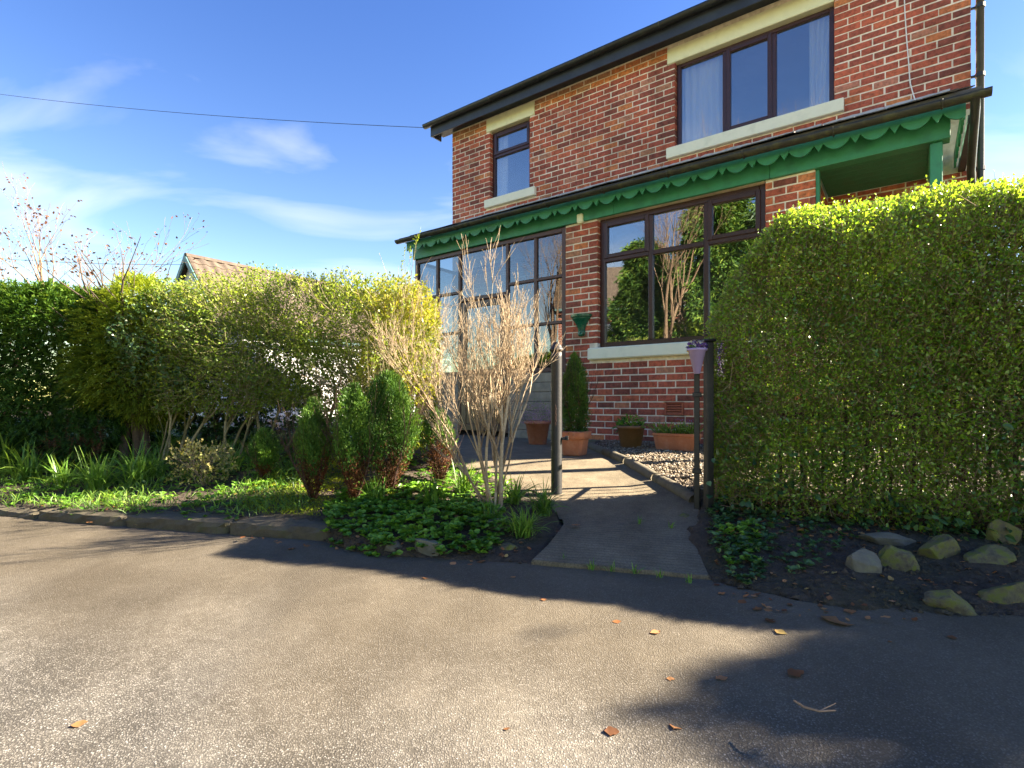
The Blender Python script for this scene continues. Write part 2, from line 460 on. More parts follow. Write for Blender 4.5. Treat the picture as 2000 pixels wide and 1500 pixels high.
M['roomdark'] = paint_mat('room_dark', (.10, .085, .07), .9, .1, 3, 0)
M['airbrick'] = paint_mat('airbrick', (.42, .12, .06), .8, .12, 15, .2)
M['door'] = paint_mat('porch_door', (.04, .10, .06), .4, .1, 5, .05)
# curtain
m, N, L, b = newmat('curtain'); M['curtain'] = m
b.inputs['Base Color'].default_value = (.93, .92, .90, 1); b.inputs['Roughness'].default_value = .9
t = N.new('ShaderNodeBsdfTranslucent'); t.inputs['Color'].default_value = (.8, .8, .8, 1)
mx = N.new('ShaderNodeMixShader'); mx.inputs[0].default_value = .35
L.new(b.outputs[0], mx.inputs[1]); L.new(t.outputs[0], mx.inputs[2]); L.new(mx.outputs[0], N['Material Output'].inputs['Surface'])
# glass
def glass(name, f0, tint=(.93, .96, .97)):
    m, N, L, b = newmat(name)
    lw = nd(N, 'ShaderNodeLayerWeight', Blend=.5)
    pw = nd(N, 'ShaderNodeMath', operation='POWER'); L.new(lw.outputs['Facing'], pw.inputs[0]); pw.inputs[1].default_value = 5.0
    fr = nd(N, 'ShaderNodeMath', operation='MULTIPLY_ADD'); L.new(pw.outputs[0], fr.inputs[0]); fr.inputs[1].default_value = 1 - f0; fr.inputs[2].default_value = f0
    tr = N.new('ShaderNodeBsdfTransparent'); tr.inputs['Color'].default_value = tint + (1,)
    gl = N.new('ShaderNodeBsdfGlossy'); gl.inputs['Roughness'].default_value = 0.0
    mx = N.new('ShaderNodeMixShader')
    L.new(fr.outputs[0], mx.inputs[0]); L.new(tr.outputs[0], mx.inputs[1]); L.new(gl.outputs[0], mx.inputs[2])
    L.new(mx.outputs[0], N['Material Output'].inputs['Surface'])
    return m
M['glass'] = glass('window_glass', .24)
M['glass_sun'] = glass('sunroom_glass', .16, (.62, .66, .68))

# asphalt: visible stones in dark binder, brown dirt along the edge
def asphalt(name, dirt_band=True):
    m, N, L, b = newmat(name)
    co = worldco(N)
    vo = nd(N, 'ShaderNodeTexVoronoi', Scale=165.0); L.new(co, vo.inputs['Vector'])
    vo2 = nd(N, 'ShaderNodeTexVoronoi', Scale=60.0); L.new(co, vo2.inputs['Vector'])
    n1 = nd(N, 'ShaderNodeTexNoise', Scale=1.1, Detail=6.0, Roughness=.6); L.new(co, n1.inputs['Vector'])
    n2 = nd(N, 'ShaderNodeTexNoise', Scale=26.0, Detail=4.0); L.new(co, n2.inputs['Vector'])
    sv = N.new('ShaderNodeSeparateColor'); L.new(vo.outputs['Color'], sv.inputs[0])
    stone = ramp(N, L, sv.outputs[0], [(0, (.075, .068, .058)), (.5, (.155, .142, .122)), (.85, (.24, .222, .195)), (.98, (.36, .34, .31))])
    gap = ramp(N, L, vo.outputs['Distance'], [(.28, (0, 0, 0)), (.60, (1, 1, 1))])
    c = mixc(N, L, gap, stone, (.065, .058, .048))
    worn = ramp(N, L, n1.outputs['Fac'], [(.42, (0, 0, 0)), (.66, (.75, .75, .75))])
    c = mixc(N, L, worn, c, mixc(N, L, .55, stone, (.20, .185, .16)))
    c = mixc(N, L, 1.0, c, ramp(N, L, n2.outputs['Fac'], [(.3, (.78, .78, .78)), (.7, (1.15, 1.15, 1.15))]), 'MULTIPLY')
    if dirt_band:
        at = N.new('ShaderNodeAttribute'); at.attribute_name = 'rnd'       # distance from the road edge in metres
        nn = nd(N, 'ShaderNodeTexNoise', Scale=.9, Detail=5.0); L.new(co, nn.inputs['Vector'])
        ad_ = nd(N, 'ShaderNodeMath', operation='MULTIPLY_ADD'); L.new(nn.outputs['Fac'], ad_.inputs[0]); ad_.inputs[1].default_value = .9; L.new(at.outputs['Fac'], ad_.inputs[2])
        mp = nd(N, 'ShaderNodeMath', operation='MULTIPLY'); L.new(ad_.outputs[0], mp.inputs[0]); mp.inputs[1].default_value = .33
        band = ramp(N, L, mp.outputs[0], [(0, (.92,) * 3), (.40, (.85,) * 3), (.52, (.55,) * 3), (.66, (0, 0, 0))])
        c = mixc(N, L, band, c, mixc(N, L, .82, c, (.085, .066, .040)))
    nw = nd(N, 'ShaderNodeTexNoise', Scale=3.5, Detail=4.0); L.new(co, nw.inputs['Vector'])
    wc_ = mixc(N, L, .22, co, nw.outputs['Color'], 'ADD')
    ck = nd(N, 'ShaderNodeTexVoronoi', Scale=.75, feature='DISTANCE_TO_EDGE'); L.new(wc_, ck.inputs['Vector'])
    nb = nd(N, 'ShaderNodeTexNoise', Scale=1.7, Detail=2.0); L.new(co, nb.inputs['Vector'])
    crack = mixc(N, L, 1.0, ramp(N, L, ck.outputs['Distance'], [(.0, (.75, .75, .75)), (.006, (.5, .5, .5)), (.014, (0, 0, 0))]), ramp(N, L, nb.outputs['Fac'], [(.5, (0, 0, 0)), (.6, (1, 1, 1))]), 'MULTIPLY')
    npz = nd(N, 'ShaderNodeTexNoise', Scale=.55, Detail=7.0, Roughness=.65); L.new(co, npz.inputs['Vector'])
    c = mixc(N, L, 1.0, c, ramp(N, L, npz.outputs['Fac'], [(.36, (.74, .73, .71)), (.5, (1, 1, 1)), (.66, (1.15, 1.13, 1.08))]), 'MULTIPLY')
    L.new(c, b.inputs['Base Color'])
    b.inputs['Roughness'].default_value = .78; b.inputs['Specular IOR Level'].default_value = .35
    h = mixc(N, L, .35, gap, vo2.outputs['Distance'])
    inv = N.new('ShaderNodeInvert'); L.new(h, inv.inputs['Color'])
    bump(N, L, b, inv.outputs[0], .5, .004)
    return m
M['asphalt'] = asphalt('asphalt')
M['drive'] = asphalt('drive_asphalt', False)

def soil_mat():
    m, N, L, b = newmat('soil')
    co = worldco(N)
    n1 = nd(N, 'ShaderNodeTexNoise', Scale=18.0, Detail=8.0, Roughness=.75); L.new(co, n1.inputs['Vector'])
    n2 = nd(N, 'ShaderNodeTexNoise', Scale=2.0, Detail=4.0); L.new(co, n2.inputs['Vector'])
    c = ramp(N, L, n1.outputs['Fac'], [(.3, (.026, .018, .012)), (.55, (.070, .050, .033)), (.75, (.14, .10, .064))])
    c = mixc(N, L, ramp(N, L, n2.outputs['Fac'], [(.5, (0, 0, 0)), (.7, (.5, .5, .5))]), c, (.035, .045, .012))
    L.new(c, b.inputs['Base Color']); b.inputs['Roughness'].default_value = .95
    n5 = nd(N, 'ShaderNodeTexNoise', Scale=60.0, Detail=4.0); L.new(co, n5.inputs['Vector'])
    bump(N, L, b, mixc(N, L, .5, n1.outputs['Fac'], n5.outputs['Fac']), 1.0, .05)
    return m
M['soil'] = soil_mat()
def grass_mat(name, a, c2):
    m, N, L, b = newmat(name)
    n1 = nd(N, 'ShaderNodeTexNoise', Scale=40.0, Detail=5.0); L.new(worldco(N), n1.inputs['Vector'])
    L.new(ramp(N, L, n1.outputs['Fac'], [(.3, a), (.7, c2)]), b.inputs['Base Color']); b.inputs['Roughness'].default_value = .9
    bump(N, L, b, n1.outputs['Fac'], .8, .03)
    return m
M['lawn'] = grass_mat('lawn', (.03, .075, .012), (.075, .15, .03))
# concrete path with brushed ridges
def concrete(name, ridge):
    m, N, L, b = newmat(name)
    co = worldco(N)
    n1 = nd(N, 'ShaderNodeTexNoise', Scale=5.0, Detail=8.0, Roughness=.7); L.new(co, n1.inputs['Vector'])
    n2 = nd(N, 'ShaderNodeTexNoise', Scale=120.0, Detail=4.0); L.new(co, n2.inputs['Vector'])
    c = ramp(N, L, n1.outputs['Fac'], [(.3, (.10, .078, .046)), (.55, (.17, .135, .084)), (.75, (.23, .185, .12))])
    c = mixc(N, L, 1.0, c, ramp(N, L, n2.outputs['Fac'], [(.3, (.6, .6, .6)), (.7, (1.35, 1.35, 1.35))]), 'MULTIPLY')
    hgt = n2.outputs['Fac']
    if ridge:
        mp = N.new('ShaderNodeMapping'); L.new(co, mp.inputs['Vector']); mp.inputs['Rotation'].default_value = (0, 0, math.radians(14))
        wv = nd(N, 'ShaderNodeTexWave', Scale=9.0, Distortion=2.4, Detail=4.0); wv.bands_direction = 'Y'; L.new(mp.outputs[0], wv.inputs['Vector'])
        at = N.new('ShaderNodeAttribute'); at.attribute_name = 'rnd'
        c = mixc(N, L, mixc(N, L, 1.0, at.outputs['Color'], ramp(N, L, wv.outputs['Fac'], [(.1, (.28, .28, .28)), (.5, (0, 0, 0))]), 'MULTIPLY'), c, (.03, .026, .018))
        hgt = mixc(N, L, mixc(N, L, 1.0, at.outputs['Color'], (.4, .4, .4), 'MULTIPLY'), n2.outputs['Fac'], wv.outputs['Fac'])
    L.new(c, b.inputs['Base Color']); b.inputs['Roughness'].default_value = .85
    bump(N, L, b, hgt, .7, .006)
    return m
M['concrete'] = concrete('path_concrete', True)
# pebbles
m, N, L, b = newmat('pebble'); M['pebble'] = m
L.new(ramp(N, L, rndattr(N), [(0, (.06, .042, .024)), (.3, (.14, .10, .055)), (.6, (.22, .165, .10)), (.85, (.30, .24, .165)), (1, (.44, .40, .33))]), b.inputs['Base Color']); b.inputs['Roughness'].default_value = .7

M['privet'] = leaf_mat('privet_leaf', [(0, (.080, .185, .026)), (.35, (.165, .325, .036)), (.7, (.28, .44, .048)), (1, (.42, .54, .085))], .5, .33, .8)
M['privet_thin'] = leaf_mat('thin_privet_leaf', [(0, (.10, .17, .024)), (.5, (.21, .31, .036)), (1, (.36, .43, .065))], .42, .4, .4)
M['golden'] = leaf_mat('golden_privet_leaf', [(0, (.13, .19, .022)), (.5, (.30, .33, .035)), (1, (.50, .47, .08))], .42, .4, .4)
M['holly'] = leaf_mat('bluegreen_leaf', [(0, (.040, .095, .036)), (.5, (.095, .185, .070)), (1, (.17, .27, .11))], .3, .3, .5)
M['cypress'] = leaf_mat('cypress_leaf', [(0, (.025, .075, .018)), (.5, (.070, .16, .028)), (.85, (.15, .26, .038)), (1, (.26, .35, .055))], .3, .6, .3)
M['golden_cypress'] = leaf_mat('golden_cypress_leaf', [(0, (.10, .15, .016)), (.5, (.22, .30, .028)), (1, (.36, .42, .045))], .35, .6, .3)
M['dwarf'] = leaf_mat('dwarf_conifer_leaf', [(0, (.022, .075, .018)), (.5, (.065, .16, .026)), (1, (.15, .26, .042))], .3, .6, .3)
M['dead'] = leaf_mat('dead_conifer_leaf', [(0, (.06, .025, .012)), (.5, (.12, .05, .025)), (1, (.20, .095, .05))], .2, .8, .2, 1.0)
M['strap'] = leaf_mat('strap_leaf', [(0, (.060, .15, .026)), (.5, (.14, .28, .045)), (1, (.26, .40, .085))], .4, .4, .4)
M['cover'] = leaf_mat('ground_cover_leaf', [(0, (.040, .12, .016)), (.5, (.13, .29, .032)), (1, (.25, .41, .060))], .35, .4, .4)
M['ivy'] = leaf_mat('ivy_leaf', [(0, (.022, .065, .022)), (.6, (.065, .14, .045)), (1, (.14, .24, .085))], .25, .35, .5)
M['varieg'] = leaf_mat('variegated_leaf', [(0, (.14, .18, .04)), (.5, (.38, .36, .12)), (1, (.60, .54, .26))], .35, .45, .35)
M['litter'] = leaf_mat('fallen_leaf', [(0, (.14, .055, .025)), (.4, (.30, .125, .05)), (.8, (.46, .23, .11)), (1, (.52, .36, .12))], .2, .7, .3, 1.0)
M['moss'] = leaf_mat('moss', [(0, (.10, .14, .010)), (.5, (.24, .30, .018)), (1, (.40, .44, .035))], .25, .8, .2)
M['redleaf'] = leaf_mat('withered_leaf', [(0, (.08, .03, .015)), (.5, (.15, .06, .03)), (1, (.22, .11, .05))], .3, .6, .3, 1.0)
M['heather'] = leaf_mat('heather_flower', [(0, (.14, .16, .06)), (.3, (.34, .16, .40)), (1, (.66, .40, .70))], .3, .7, .2, 1.0)
M['pansy'] = leaf_mat('pansy_petal', [(0, (.10, .02, .28)), (.55, (.25, .10, .50)), (.7, (.75, .70, .78)), (.9, (.80, .76, .80)), (1, (.8, .6, .05))], .3, .6, .2, 1.0)
M['bluebell'] = leaf_mat('blue_flower', [(0, (.10, .10, .45)), (1, (.25, .22, .65))], .3, .6, .2, 1.0)
M['redflower'] = leaf_mat('red_flower', [(0, (.35, .05, .08)), (1, (.5, .14, .12))], .3, .6, .2, 1.0)
M['bark_privet'] = bark_mat('privet_twig', [(0, (.16, .10, .06)), (.6, (.27, .185, .11)), (1, (.38, .29, .18))], 60)
M['bark_pale'] = bark_mat('pale_twig', [(0, (.24, .16, .09)), (.6, (.38, .28, .17)), (1, (.50, .41, .28))], 60)
M['bark_green'] = bark_mat('mossy_bark', [(0, (.16, .14, .06)), (.6, (.26, .22, .11)), (1, (.35, .30, .17))], 50)
M['bark_dark'] = bark_mat('dark_bark', [(0, (.05, .035, .025)), (1, (.10, .07, .05))], 40)
M['bark_tree'] = bark_mat('tree_bark', [(0, (.16, .10, .06)), (1, (.28, .19, .12))], 30)

# ------------------------------------------------------------------ ground, road, path
EX = np.array([-300, -60, -20, -8, -4.17, -3.3, -1.19, -.98, -.75, -.48, .13, .92, 1.05, 1.2, 1.44, 1.99, 3, 6, 12, 60, 300.])
EY = np.array([90, 22, 9.5, 5.5, 4.27, 3.88, 3.33, 3.12, 2.98, 2.93, 2.80, 2.57, 2.42, 2.26, 2.17, 2.09, 1.82, .9, -1.2, -18, -100.])
def edge(x): return np.interp(x, EX, EY)
def zpath(d): return np.interp(d, [-.1, 0, .62, 1.2, 2.5, 3.5, 8], [.012, .02, .085, .15, .29, .335, .36])
PATH = [(.33, 3.40), (1.10, 3.20), (1.20, 3.45), (1.27, 3.68), (1.245, 3.88), (.90, 6.30), (1.15, 7.05), (-1.5, 9.1), (-3.6, 9.6), (-4.6, 8.6), (-2.6, 6.9), (-1.2, 5.75), (-.35, 4.85), (.22, 4.12)]
GRAVEL = [(1.3, 3.9), (.96, 6.30), (1.2, 6.95), (3.2, 5.6), (4.5, 4.3), (3.9, 3.3), (2.2, 3.75)]
LAWN = [(-1.8, 7.2), (-4.6, 8.8), (-6.2, 10.4), (-9.5, 12.2), (-16, 14.5), (-16, 7.5), (-7, 6.6), (-4.2, 6.2), (-2.2, 5.9)]
def inside(poly, x, y):
    r = np.zeros(np.shape(x), bool); n = len(poly); j = n - 1
    for i in range(n):
        xi, yi = poly[i]; xj, yj = poly[j]
        c = ((yi > y) != (yj > y)) & (x < (xj - xi) * (y - yi) / (yj - yi + 1e-12) + xi)
        r ^= c; j = i
    return r
def gz(x, y, rough=True):
    """height of the ground"""
    x = np.asarray(x, float); y = np.asarray(y, float)
    d = (y - edge(x)) * .95
    left = np.clip((-.4 - x) / .5, 0, 1)
    zl = np.interp(d, [-.02, .02, .4, .8, 1.2, 1.7, 2.4, 4, 40], [-.05, .07, .12, .19, .27, .38, .42, .42, .42])
    zr = np.interp(d, [-.02, .02, .3, .8, 1.2, 1.8, 2.6, 4, 40], [-.05, .012, .06, .13, .16, .24, .31, .36, .42])
    z = zl * left + zr * (1 - left)
    far = -8.0 - .3 * x
    if rough:
        P = np.stack([x.ravel(), y.ravel(), np.zeros(x.size)], 1)
        n = (vnoise(P, 9, 1) * .010 + vnoise(P, 23, 2) * .005 + vnoise(P, 2.2, 3) * .015).reshape(x.shape)
        z = z + n * np.clip(d / .25, 0, 1) * np.clip(1.3 - (np.hypot(x, y) - 6) / 8, .2, 1)
    z = np.where(d < -.03, -.4, z)
    z = np.where(d < -5.3, np.interp(d, [-8, -5.75, -5.5], [.12, .06, -.4]), z)
    z = np.where(inside([(.14, 2.86), (.91, 2.62), (1.03, 3.20), (.36, 3.38)], x, y), -.03, z)
    ip = inside([(.33, 3.38), (1.09, 3.20), (1.20, 3.45), (1.28, 3.68), (1.26, 3.9)] + PATH[5:], x, y)
    z = np.where(ip, np.minimum(z, zpath(d) - .05), z)
    return z

def axis(lo, hi, step, far, k=1.25):
    a = list(np.arange(lo, hi + step * .5, step)); s = step
    while a[-1] < far: s *= k; a.append(a[-1] + s)
    s = step; b = []
    q = lo
    while q > -far: s *= k; q -= s; b.append(q)
    return np.array(b[::-1] + a)
gx = axis(-7.5, 4.5, .045, 500); gy = axis(1.7, 9.0, .045, 500)
GX, GY = np.meshgrid(gx, gy)
GZ = gz(GX, GY)
def gridmesh(mb, X, Y, Z, rnd=None, mask=None):
    ny, nx = X.shape
    V = np.stack([X, Y, Z], -1).reshape(-1, 3)
    i = np.arange(ny * nx).reshape(ny, nx)
    Fq = np.stack([i[:-1, :-1], i[:-1, 1:], i[1:, 1:], i[1:, :-1]], -1).reshape(-1, 4)
    if mask is not None: Fq = Fq[mask.reshape(-1)]
    mb.add(V, Fq, np.zeros(len(V)) if rnd is None else rnd.ravel())
mb = MB(); gridmesh(mb, GX, GY, GZ)
ground = tag(mb.build('ground', M['soil'], smooth=True), kind='structure')

# the road: a sheet running beside the bed; its number per vertex is the distance from its edge
rx = axis(-6, 5, .06, 200, 1.3); rv = np.concatenate([np.array([0, .02, .05, .1, .16, .25, .35, .5, .65, .8, 1.0, 1.25, 1.5, 1.8, 2.1, 2.5, 3, 4, 5, 6.0])])
RX, RV = np.meshgrid(rx, rv)
wob = (np.sin(RX * 9) * .012 + np.sin(RX * 23 + 1) * .008 + np.sin(RX * 41) * .004)
RY = edge(RX) + wob + .03 - RV
RZ = .004 - np.interp(RV, [0, .12, .6, 1.2, 2.2, 3.2, 6], [0, .0, .045, .115, .20, .23, .10]) + .012 * np.exp(-RV / .05) * (np.sin(RX * 17) * .5 + .5) * (RX > 1)
mb = MB(); gridmesh(mb, RX, RY, RZ, RV)
road = tag(mb.build('road', M['asphalt'], smooth=True), kind='structure')
# flip so that the face looks up
road.data.flip_normals()

# pale sheet across the road, unseen, added to bounce sunlight onto the house front
mb = MB(); PVX, PVV = np.meshgrid(axis(-6, 6, .5, 120, 1.3), np.array([5.62, 5.66, 7.6, 12, 22]))
gridmesh(mb, PVX, edge(PVX) - PVV, np.interp(PVV, [5.62, 5.66, 7.6, 22], [-.2, .10, .13, .16]), np.zeros(PVX.shape)); pv = tag(mb.build('bounce_sheet', M['plank']), kind='structure'); pv.data.flip_normals()
# garden path inside the gate
st = .022
pgx = np.arange(-4.8, 1.3, st); pgy = np.arange(3.1, 9.8, st)
PX, PY = np.meshgrid(pgx, pgy)
PZ = zpath((PY - edge(PX)) * .95) + vnoise(np.stack([PX.ravel(), PY.ravel(), 0 * PX.ravel()], 1), 3, 4).reshape(PX.shape) * .004
mk = inside(PATH, PX[:-1, :-1] + st / 2, PY[:-1, :-1] + st / 2)
ridge_amt = np.clip(1 - (PY - edge(PX) - .6) / .55, 0, 1)
mb = MB(); gridmesh(mb, PX, PY, PZ, ridge_amt, mk)
path = tag(mb.build('path', M['concrete'], smooth=True), kind='structure')
def slab(poly, z0s, thick, name, parent, rnd=1.0):
    top = [(x, y, z) for (x, y), z in zip(poly, z0s)]
    n = len(poly); mb = MB(); c = np.mean(poly, 0)
    ins = [((x - c[0]) * .985 + c[0], (y - c[1]) * .985 + c[1], z) for x, y, z in top]
    out = [(x, y, z - .012) for x, y, z in top]; bot = [(x, y, z - thick) for x, y, z in top]
    V = ins + out + bot
    Fc = [tuple(range(n))] + [(i, n + i, n + (i + 1) % n, (i + 1) % n) for i in range(n)] + [(n + i, 2 * n + i, 2 * n + (i + 1) % n, n + (i + 1) % n) for i in range(n)]
    mb.add(V, [f[::-1] for f in Fc] if False else Fc, rnd)
    return mb.build(name, M['concrete'], parent)
slab([(.10, 2.82), (.24, 2.772), (.42, 2.731), (.60, 2.668), (.74, 2.640), (.80, 2.612), (.95, 2.575), (.97, 2.70), (1.01, 2.93), (1.06, 3.22), (.70, 3.31), (.33, 3.395), (.26, 3.18), (.19, 3.00)], [.030, .028, .028, .026, .026, .024, .020, .035, .065, .100, .100, .100, .08, .055], .12, 'slab', path)

# lawn and drive of the neighbour behind the hedge
def patch(name, poly, dz, mat, step=.12):
    xs = np.arange(min(p[0] for p in poly), max(p[0] for p in poly), step); ys = np.arange(min(p[1] for p in poly), max(p[1] for p in poly), step)
    X, Y = np.meshgrid(xs, ys); Z = gz(X, Y) + dz
    mb = MB(); gridmesh(mb, X, Y, Z, None, inside(poly, X[:-1, :-1] + step / 2, Y[:-1, :-1] + step / 2))
    return tag(mb.build(name, mat, smooth=True), kind='structure')
patch('lawn', LAWN, .025, M['lawn'])
patch('driveway', [(-4.6, 8.85), (-6.2, 10.45), (-9.5, 12.25), (-12, 13), (-10, 24), (2, 24), (0, 12), (-3.2, 9.6)], .012, M['drive'], .2)

# kerb of long stones along the bed
kerb = tag(bpy.data.objects.new('kerb', None), kind='structure'); COL.objects.link(kerb); kerb.location = (-2.5, 3.7, 0)
def rock_block(length, width, height, seed):
    mb = MB(); r = np.random.default_rng(seed)
    nx, ny, nz_ = 14, 5, 4
    g = {}
    V = []; Fc = []
    def vid(i, j, k):
        if (i, j, k) not in g:
            x = (i / nx - .5) * length; y = (j / ny - .5) * width; z = k / nz_ * height
            ch = .012
            edge_n = (j in (0, ny)) + (k == nz_) + (i in (0, nx))
            if edge_n >= 2:
                if j in (0, ny): y *= 1 - 2 * ch / width
                if k == nz_: z -= ch
                if i in (0, nx): x *= 1 - 2 * ch / length
            g[(i, j, k)] = len(V)
            V.append((x + r.normal() * .003, y + r.normal() * .005, z + r.normal() * .003))
        return g[(i, j, k)]
    for i in range(nx):
        for j in range(ny):
            Fc.append((vid(i, j, nz_), vid(i + 1, j, nz_), vid(i + 1, j + 1, nz_), vid(i, j + 1, nz_)))
        for k in range(nz_):
            Fc.append((vid(i, 0, k), vid(i + 1, 0, k), vid(i + 1, 0, k + 1), vid(i, 0, k + 1)))
            Fc.append((vid(i + 1, ny, k), vid(i, ny, k), vid(i, ny, k + 1), vid(i + 1, ny, k + 1)))
    for j in range(ny):
        for k in range(nz_):
            Fc.append((vid(0, j + 1, k), vid(0, j, k), vid(0, j, k + 1), vid(0, j + 1, k + 1)))
            Fc.append((vid(nx, j, k), vid(nx, j + 1, k), vid(nx, j + 1, k + 1), vid(nx, j, k + 1)))
    mb.add(V, Fc, r.random())
    return mb
kp = [(-.99, 3.30), (-1.80, 3.49), (-2.62, 3.705), (-3.42, 3.93), (-4.25, 4.25), (-5.1, 4.57), (-6.0, 4.88)]
for i in range(len(kp) - 1):
    a = Vector(kp[i]); b_ = Vector(kp[i + 1]); d_ = b_ - a
    o = rock_block(d_.length - .012, .27, .165, 10 + i).build('kerb_stone', M['kerbstone'], kerb)
    mid = (a + b_) / 2
    o.location = (mid.x + 2.5, mid.y - 3.7 + .10, [-.075, -.08, -.09, -.112, -.125, -.135][i])
    o.rotation_euler = (random.gauss(0, .012), random.gauss(0, .006), math.atan2(-d_.y, -d_.x))

# rounded edging between path and gravel
edging = tag(bpy.data.objects.new('path_edging', None), kind='structure'); COL.objects.link(edging); edging.location = (1.1, 5.0, .25)
e0, e1 = Vector((1.255, 3.70)), Vector((.895, 6.36)); ne = 4
for i in range(ne):
    a = e0.lerp(e1, i / ne); b_ = e0.lerp(e1, (i + 1) / ne - .006)
    mb = MB(); pts = []
    for t in np.linspace(0, 1, 6):
        q = a.lerp(b_, t); zq = float(zpath((q.y - edge(q.x)) * .95)) + .012 + random.gauss(0, .002)
        pts.append((q.x - 1.1, q.y - 5.0, zq - .25))
    mb.tube(pts, [.043] + [.048] * 4 + [.043], 10)
    mb.build('edging_stone', M['edging'], edging, smooth=True)

# gravel: thousands of pebbles
def pebbles(mb, P, size, r):
    N = len(P); o = np.array([(1, 0, 0), (0, 1, 0), (-1, 0, 0), (0, -1, 0), (0, 0, .7), (0, 0, -.7)], float)
    sc_ = size[:, None, None] * (.6 + .7 * r.random((N, 6, 1)))
    ang = r.random(N) * 6.28; ca, sa = np.cos(ang)[:, None], np.sin(ang)[:, None]
    el = (1 + r.random((N, 1)) * .7)
    X = o[None, :, 0] * el; Y = np.broadcast_to(o[None, :, 1], (N, 6)); Z = np.broadcast_to(o[None, :, 2], (N, 6))
    V = np.stack([X * ca - Y * sa, X * sa + Y * ca, Z], -1) * sc_ + P[:, None, :]
    b = np.arange(N)[:, None] * 6
    fs = [(0, 1, 4), (1, 2, 4), (2, 3, 4), (3, 0, 4), (1, 0, 5), (2, 1, 5), (3, 2, 5), (0, 3, 5)]
    mb.add(V.reshape(-1, 3), np.concatenate([b + np.array([f]) for f in fs]), np.repeat(r.random(N), 6))
r = np.random.default_rng(3)
q = r.random((42000, 2)) * np.array([2.6, 4.0]) + np.array([.85, 3.2])
q = q[inside(GRAVEL, q[:, 0], q[:, 1])][:16000]
Pz = gz(q[:, 0], q[:, 1], True) + r.random(len(q)) * .012
mb = MB(); pebbles(mb, np.column_stack([q, Pz]), .007 + .008 * r.random(len(q)), r)
tag(mb.build('gravel', M['pebble']), 'loose tan gravel spread between the path edging and the house wall', 'gravel', kind='stuff')

# ------------------------------------------------------------------ the house
HO = (-3.2, 7.0, .33)                                          # origin of the house in house coordinates
house = thing('brick_house', 'two storey red brick house with green scalloped porch trim and brown windows', 'house', H(*HO), -PHI)
def hb(mb, name, mat, parent=None, smooth=False): return mb.build(name, mat, parent or house, HO, smooth)
NU, NL = 7.42, 6.335                                            # depth of the upper and the lower front
SL, SR = -6.885, .505
BH, BL, JT = .085, .235, .0145
ZB = .10                                                        # bottom of the first course
ZE = 5.90

bricks = []                                                     # (screen size, vertices, wall index)
def brick_verts(a0, a1, z0, z1, fmap, r):
    j = lambda k=.0022: float(r.normal() * k)
    pr = float(np.clip(r.normal() * .0012, -.002, .003))
    c = .004
    a0 += j(); a1 += j(); z0 += j(.0015); z1 += j(.0015)
    inner = [(a0 + c + abs(j()), -pr, z0 + c + abs(j())), (a1 - c - abs(j()), -pr, z0 + c + abs(j())), (a1 - c - abs(j()), -pr, z1 - c - abs(j())), (a0 + c + abs(j()), -pr, z1 - c - abs(j()))]
    outer = [(a0, -pr + .0045, z0), (a1, -pr + .0045, z0), (a1, -pr + .0045, z1), (a0, -pr + .0045, z1)]
    back = [(a, .10, z) for a, _, z in outer]
    return [fmap(*p) for p in inner + outer + back]
BF = [(0, 1, 2, 3)] + [(4 + i, 4 + (i + 1) % 4, (i + 1) % 4, i) for i in range(4)] + [(8 + i, 8 + (i + 1) % 4, 4 + (i + 1) % 4, 4 + i) for i in range(4)]
def lay(a0, a1, z0, z1, holes, fmap, wall, seed, shift=0.0, individual=True, zb=ZB):
    """stretcher bond over a rectangle with openings (a0, a1, z0, z1)"""
    r = np.random.default_rng(seed)
    k0 = int(math.floor((z0 - zb) / BH)); k1 = int(math.ceil((z1 - zb) / BH))
    for k in range(k0, k1):
        cz0 = max(zb + k * BH + JT / 2, z0); cz1 = min(zb + (k + 1) * BH - JT / 2, z1)
        if cz1 - cz0 < .02: continue
        zm = (cz0 + cz1) / 2
        spans = [(a0, a1)]
        for h in holes:
            lo, hi = h[2] - .004, h[3] + .004
            if cz1 - .012 > lo and cz0 + .012 < hi:
                ns = []
                for s0, s1 in spans:
                    if h[1] <= s0 or h[0] >= s1: ns.append((s0, s1)); continue
                    if h[0] > s0: ns.append((s0, h[0]))
                    if h[1] < s1: ns.append((h[1], s1))
                spans = ns
        off = shift + (k % 2) * BL / 2 + float(r.normal() * .006)
        for s0, s1 in spans:
            i0 = math.floor((s0 - off) / BL); cur = s0
            cuts = [s0]
            p = off + (i0 + 1) * BL
            while p < s1 - .05:
                if p - s0 > .05: cuts.append(p + float(r.normal() * .004))
                p += BL
            cuts.append(s1)
            for c0, c1 in zip(cuts[:-1], cuts[1:]):
                b0 = c0 + (JT / 2 if c0 > s0 else 0); b1 = c1 - (JT / 2 if c1 < s1 else 0)
                if b1 - b0 < .02: continue
                V = brick_verts(b0, b1, cz0, cz1, fmap, r)
                wc = [H(*v) for v in V[:4]]
                sx = [F * w[0] / w[1] for w in wc]; sy = [F * (w[2] - CZ) / w[1] for w in wc]
                xs_, ys_ = CX + np.mean(sx), Y0 - np.mean(sy)
                vis = individual and 0 < xs_ < 2000 and 0 < ys_ < 1500
                if xs_ > 1372 and ys_ > 400 - (xs_ - 1372) * .05: vis = False        # hidden by the hedge
                if 870 < xs_ < 1130 and ys_ > 560: vis = False
                area = (max(sx) - min(sx)) * BH * F / wc[0][1] if vis else 0
                rn_ = float(r.random())
                if zm > 5.74: rn_ = .86 + .06 * rn_ if rn_ > .35 else 1.0
                bricks.append((area, V, wall, rn_))

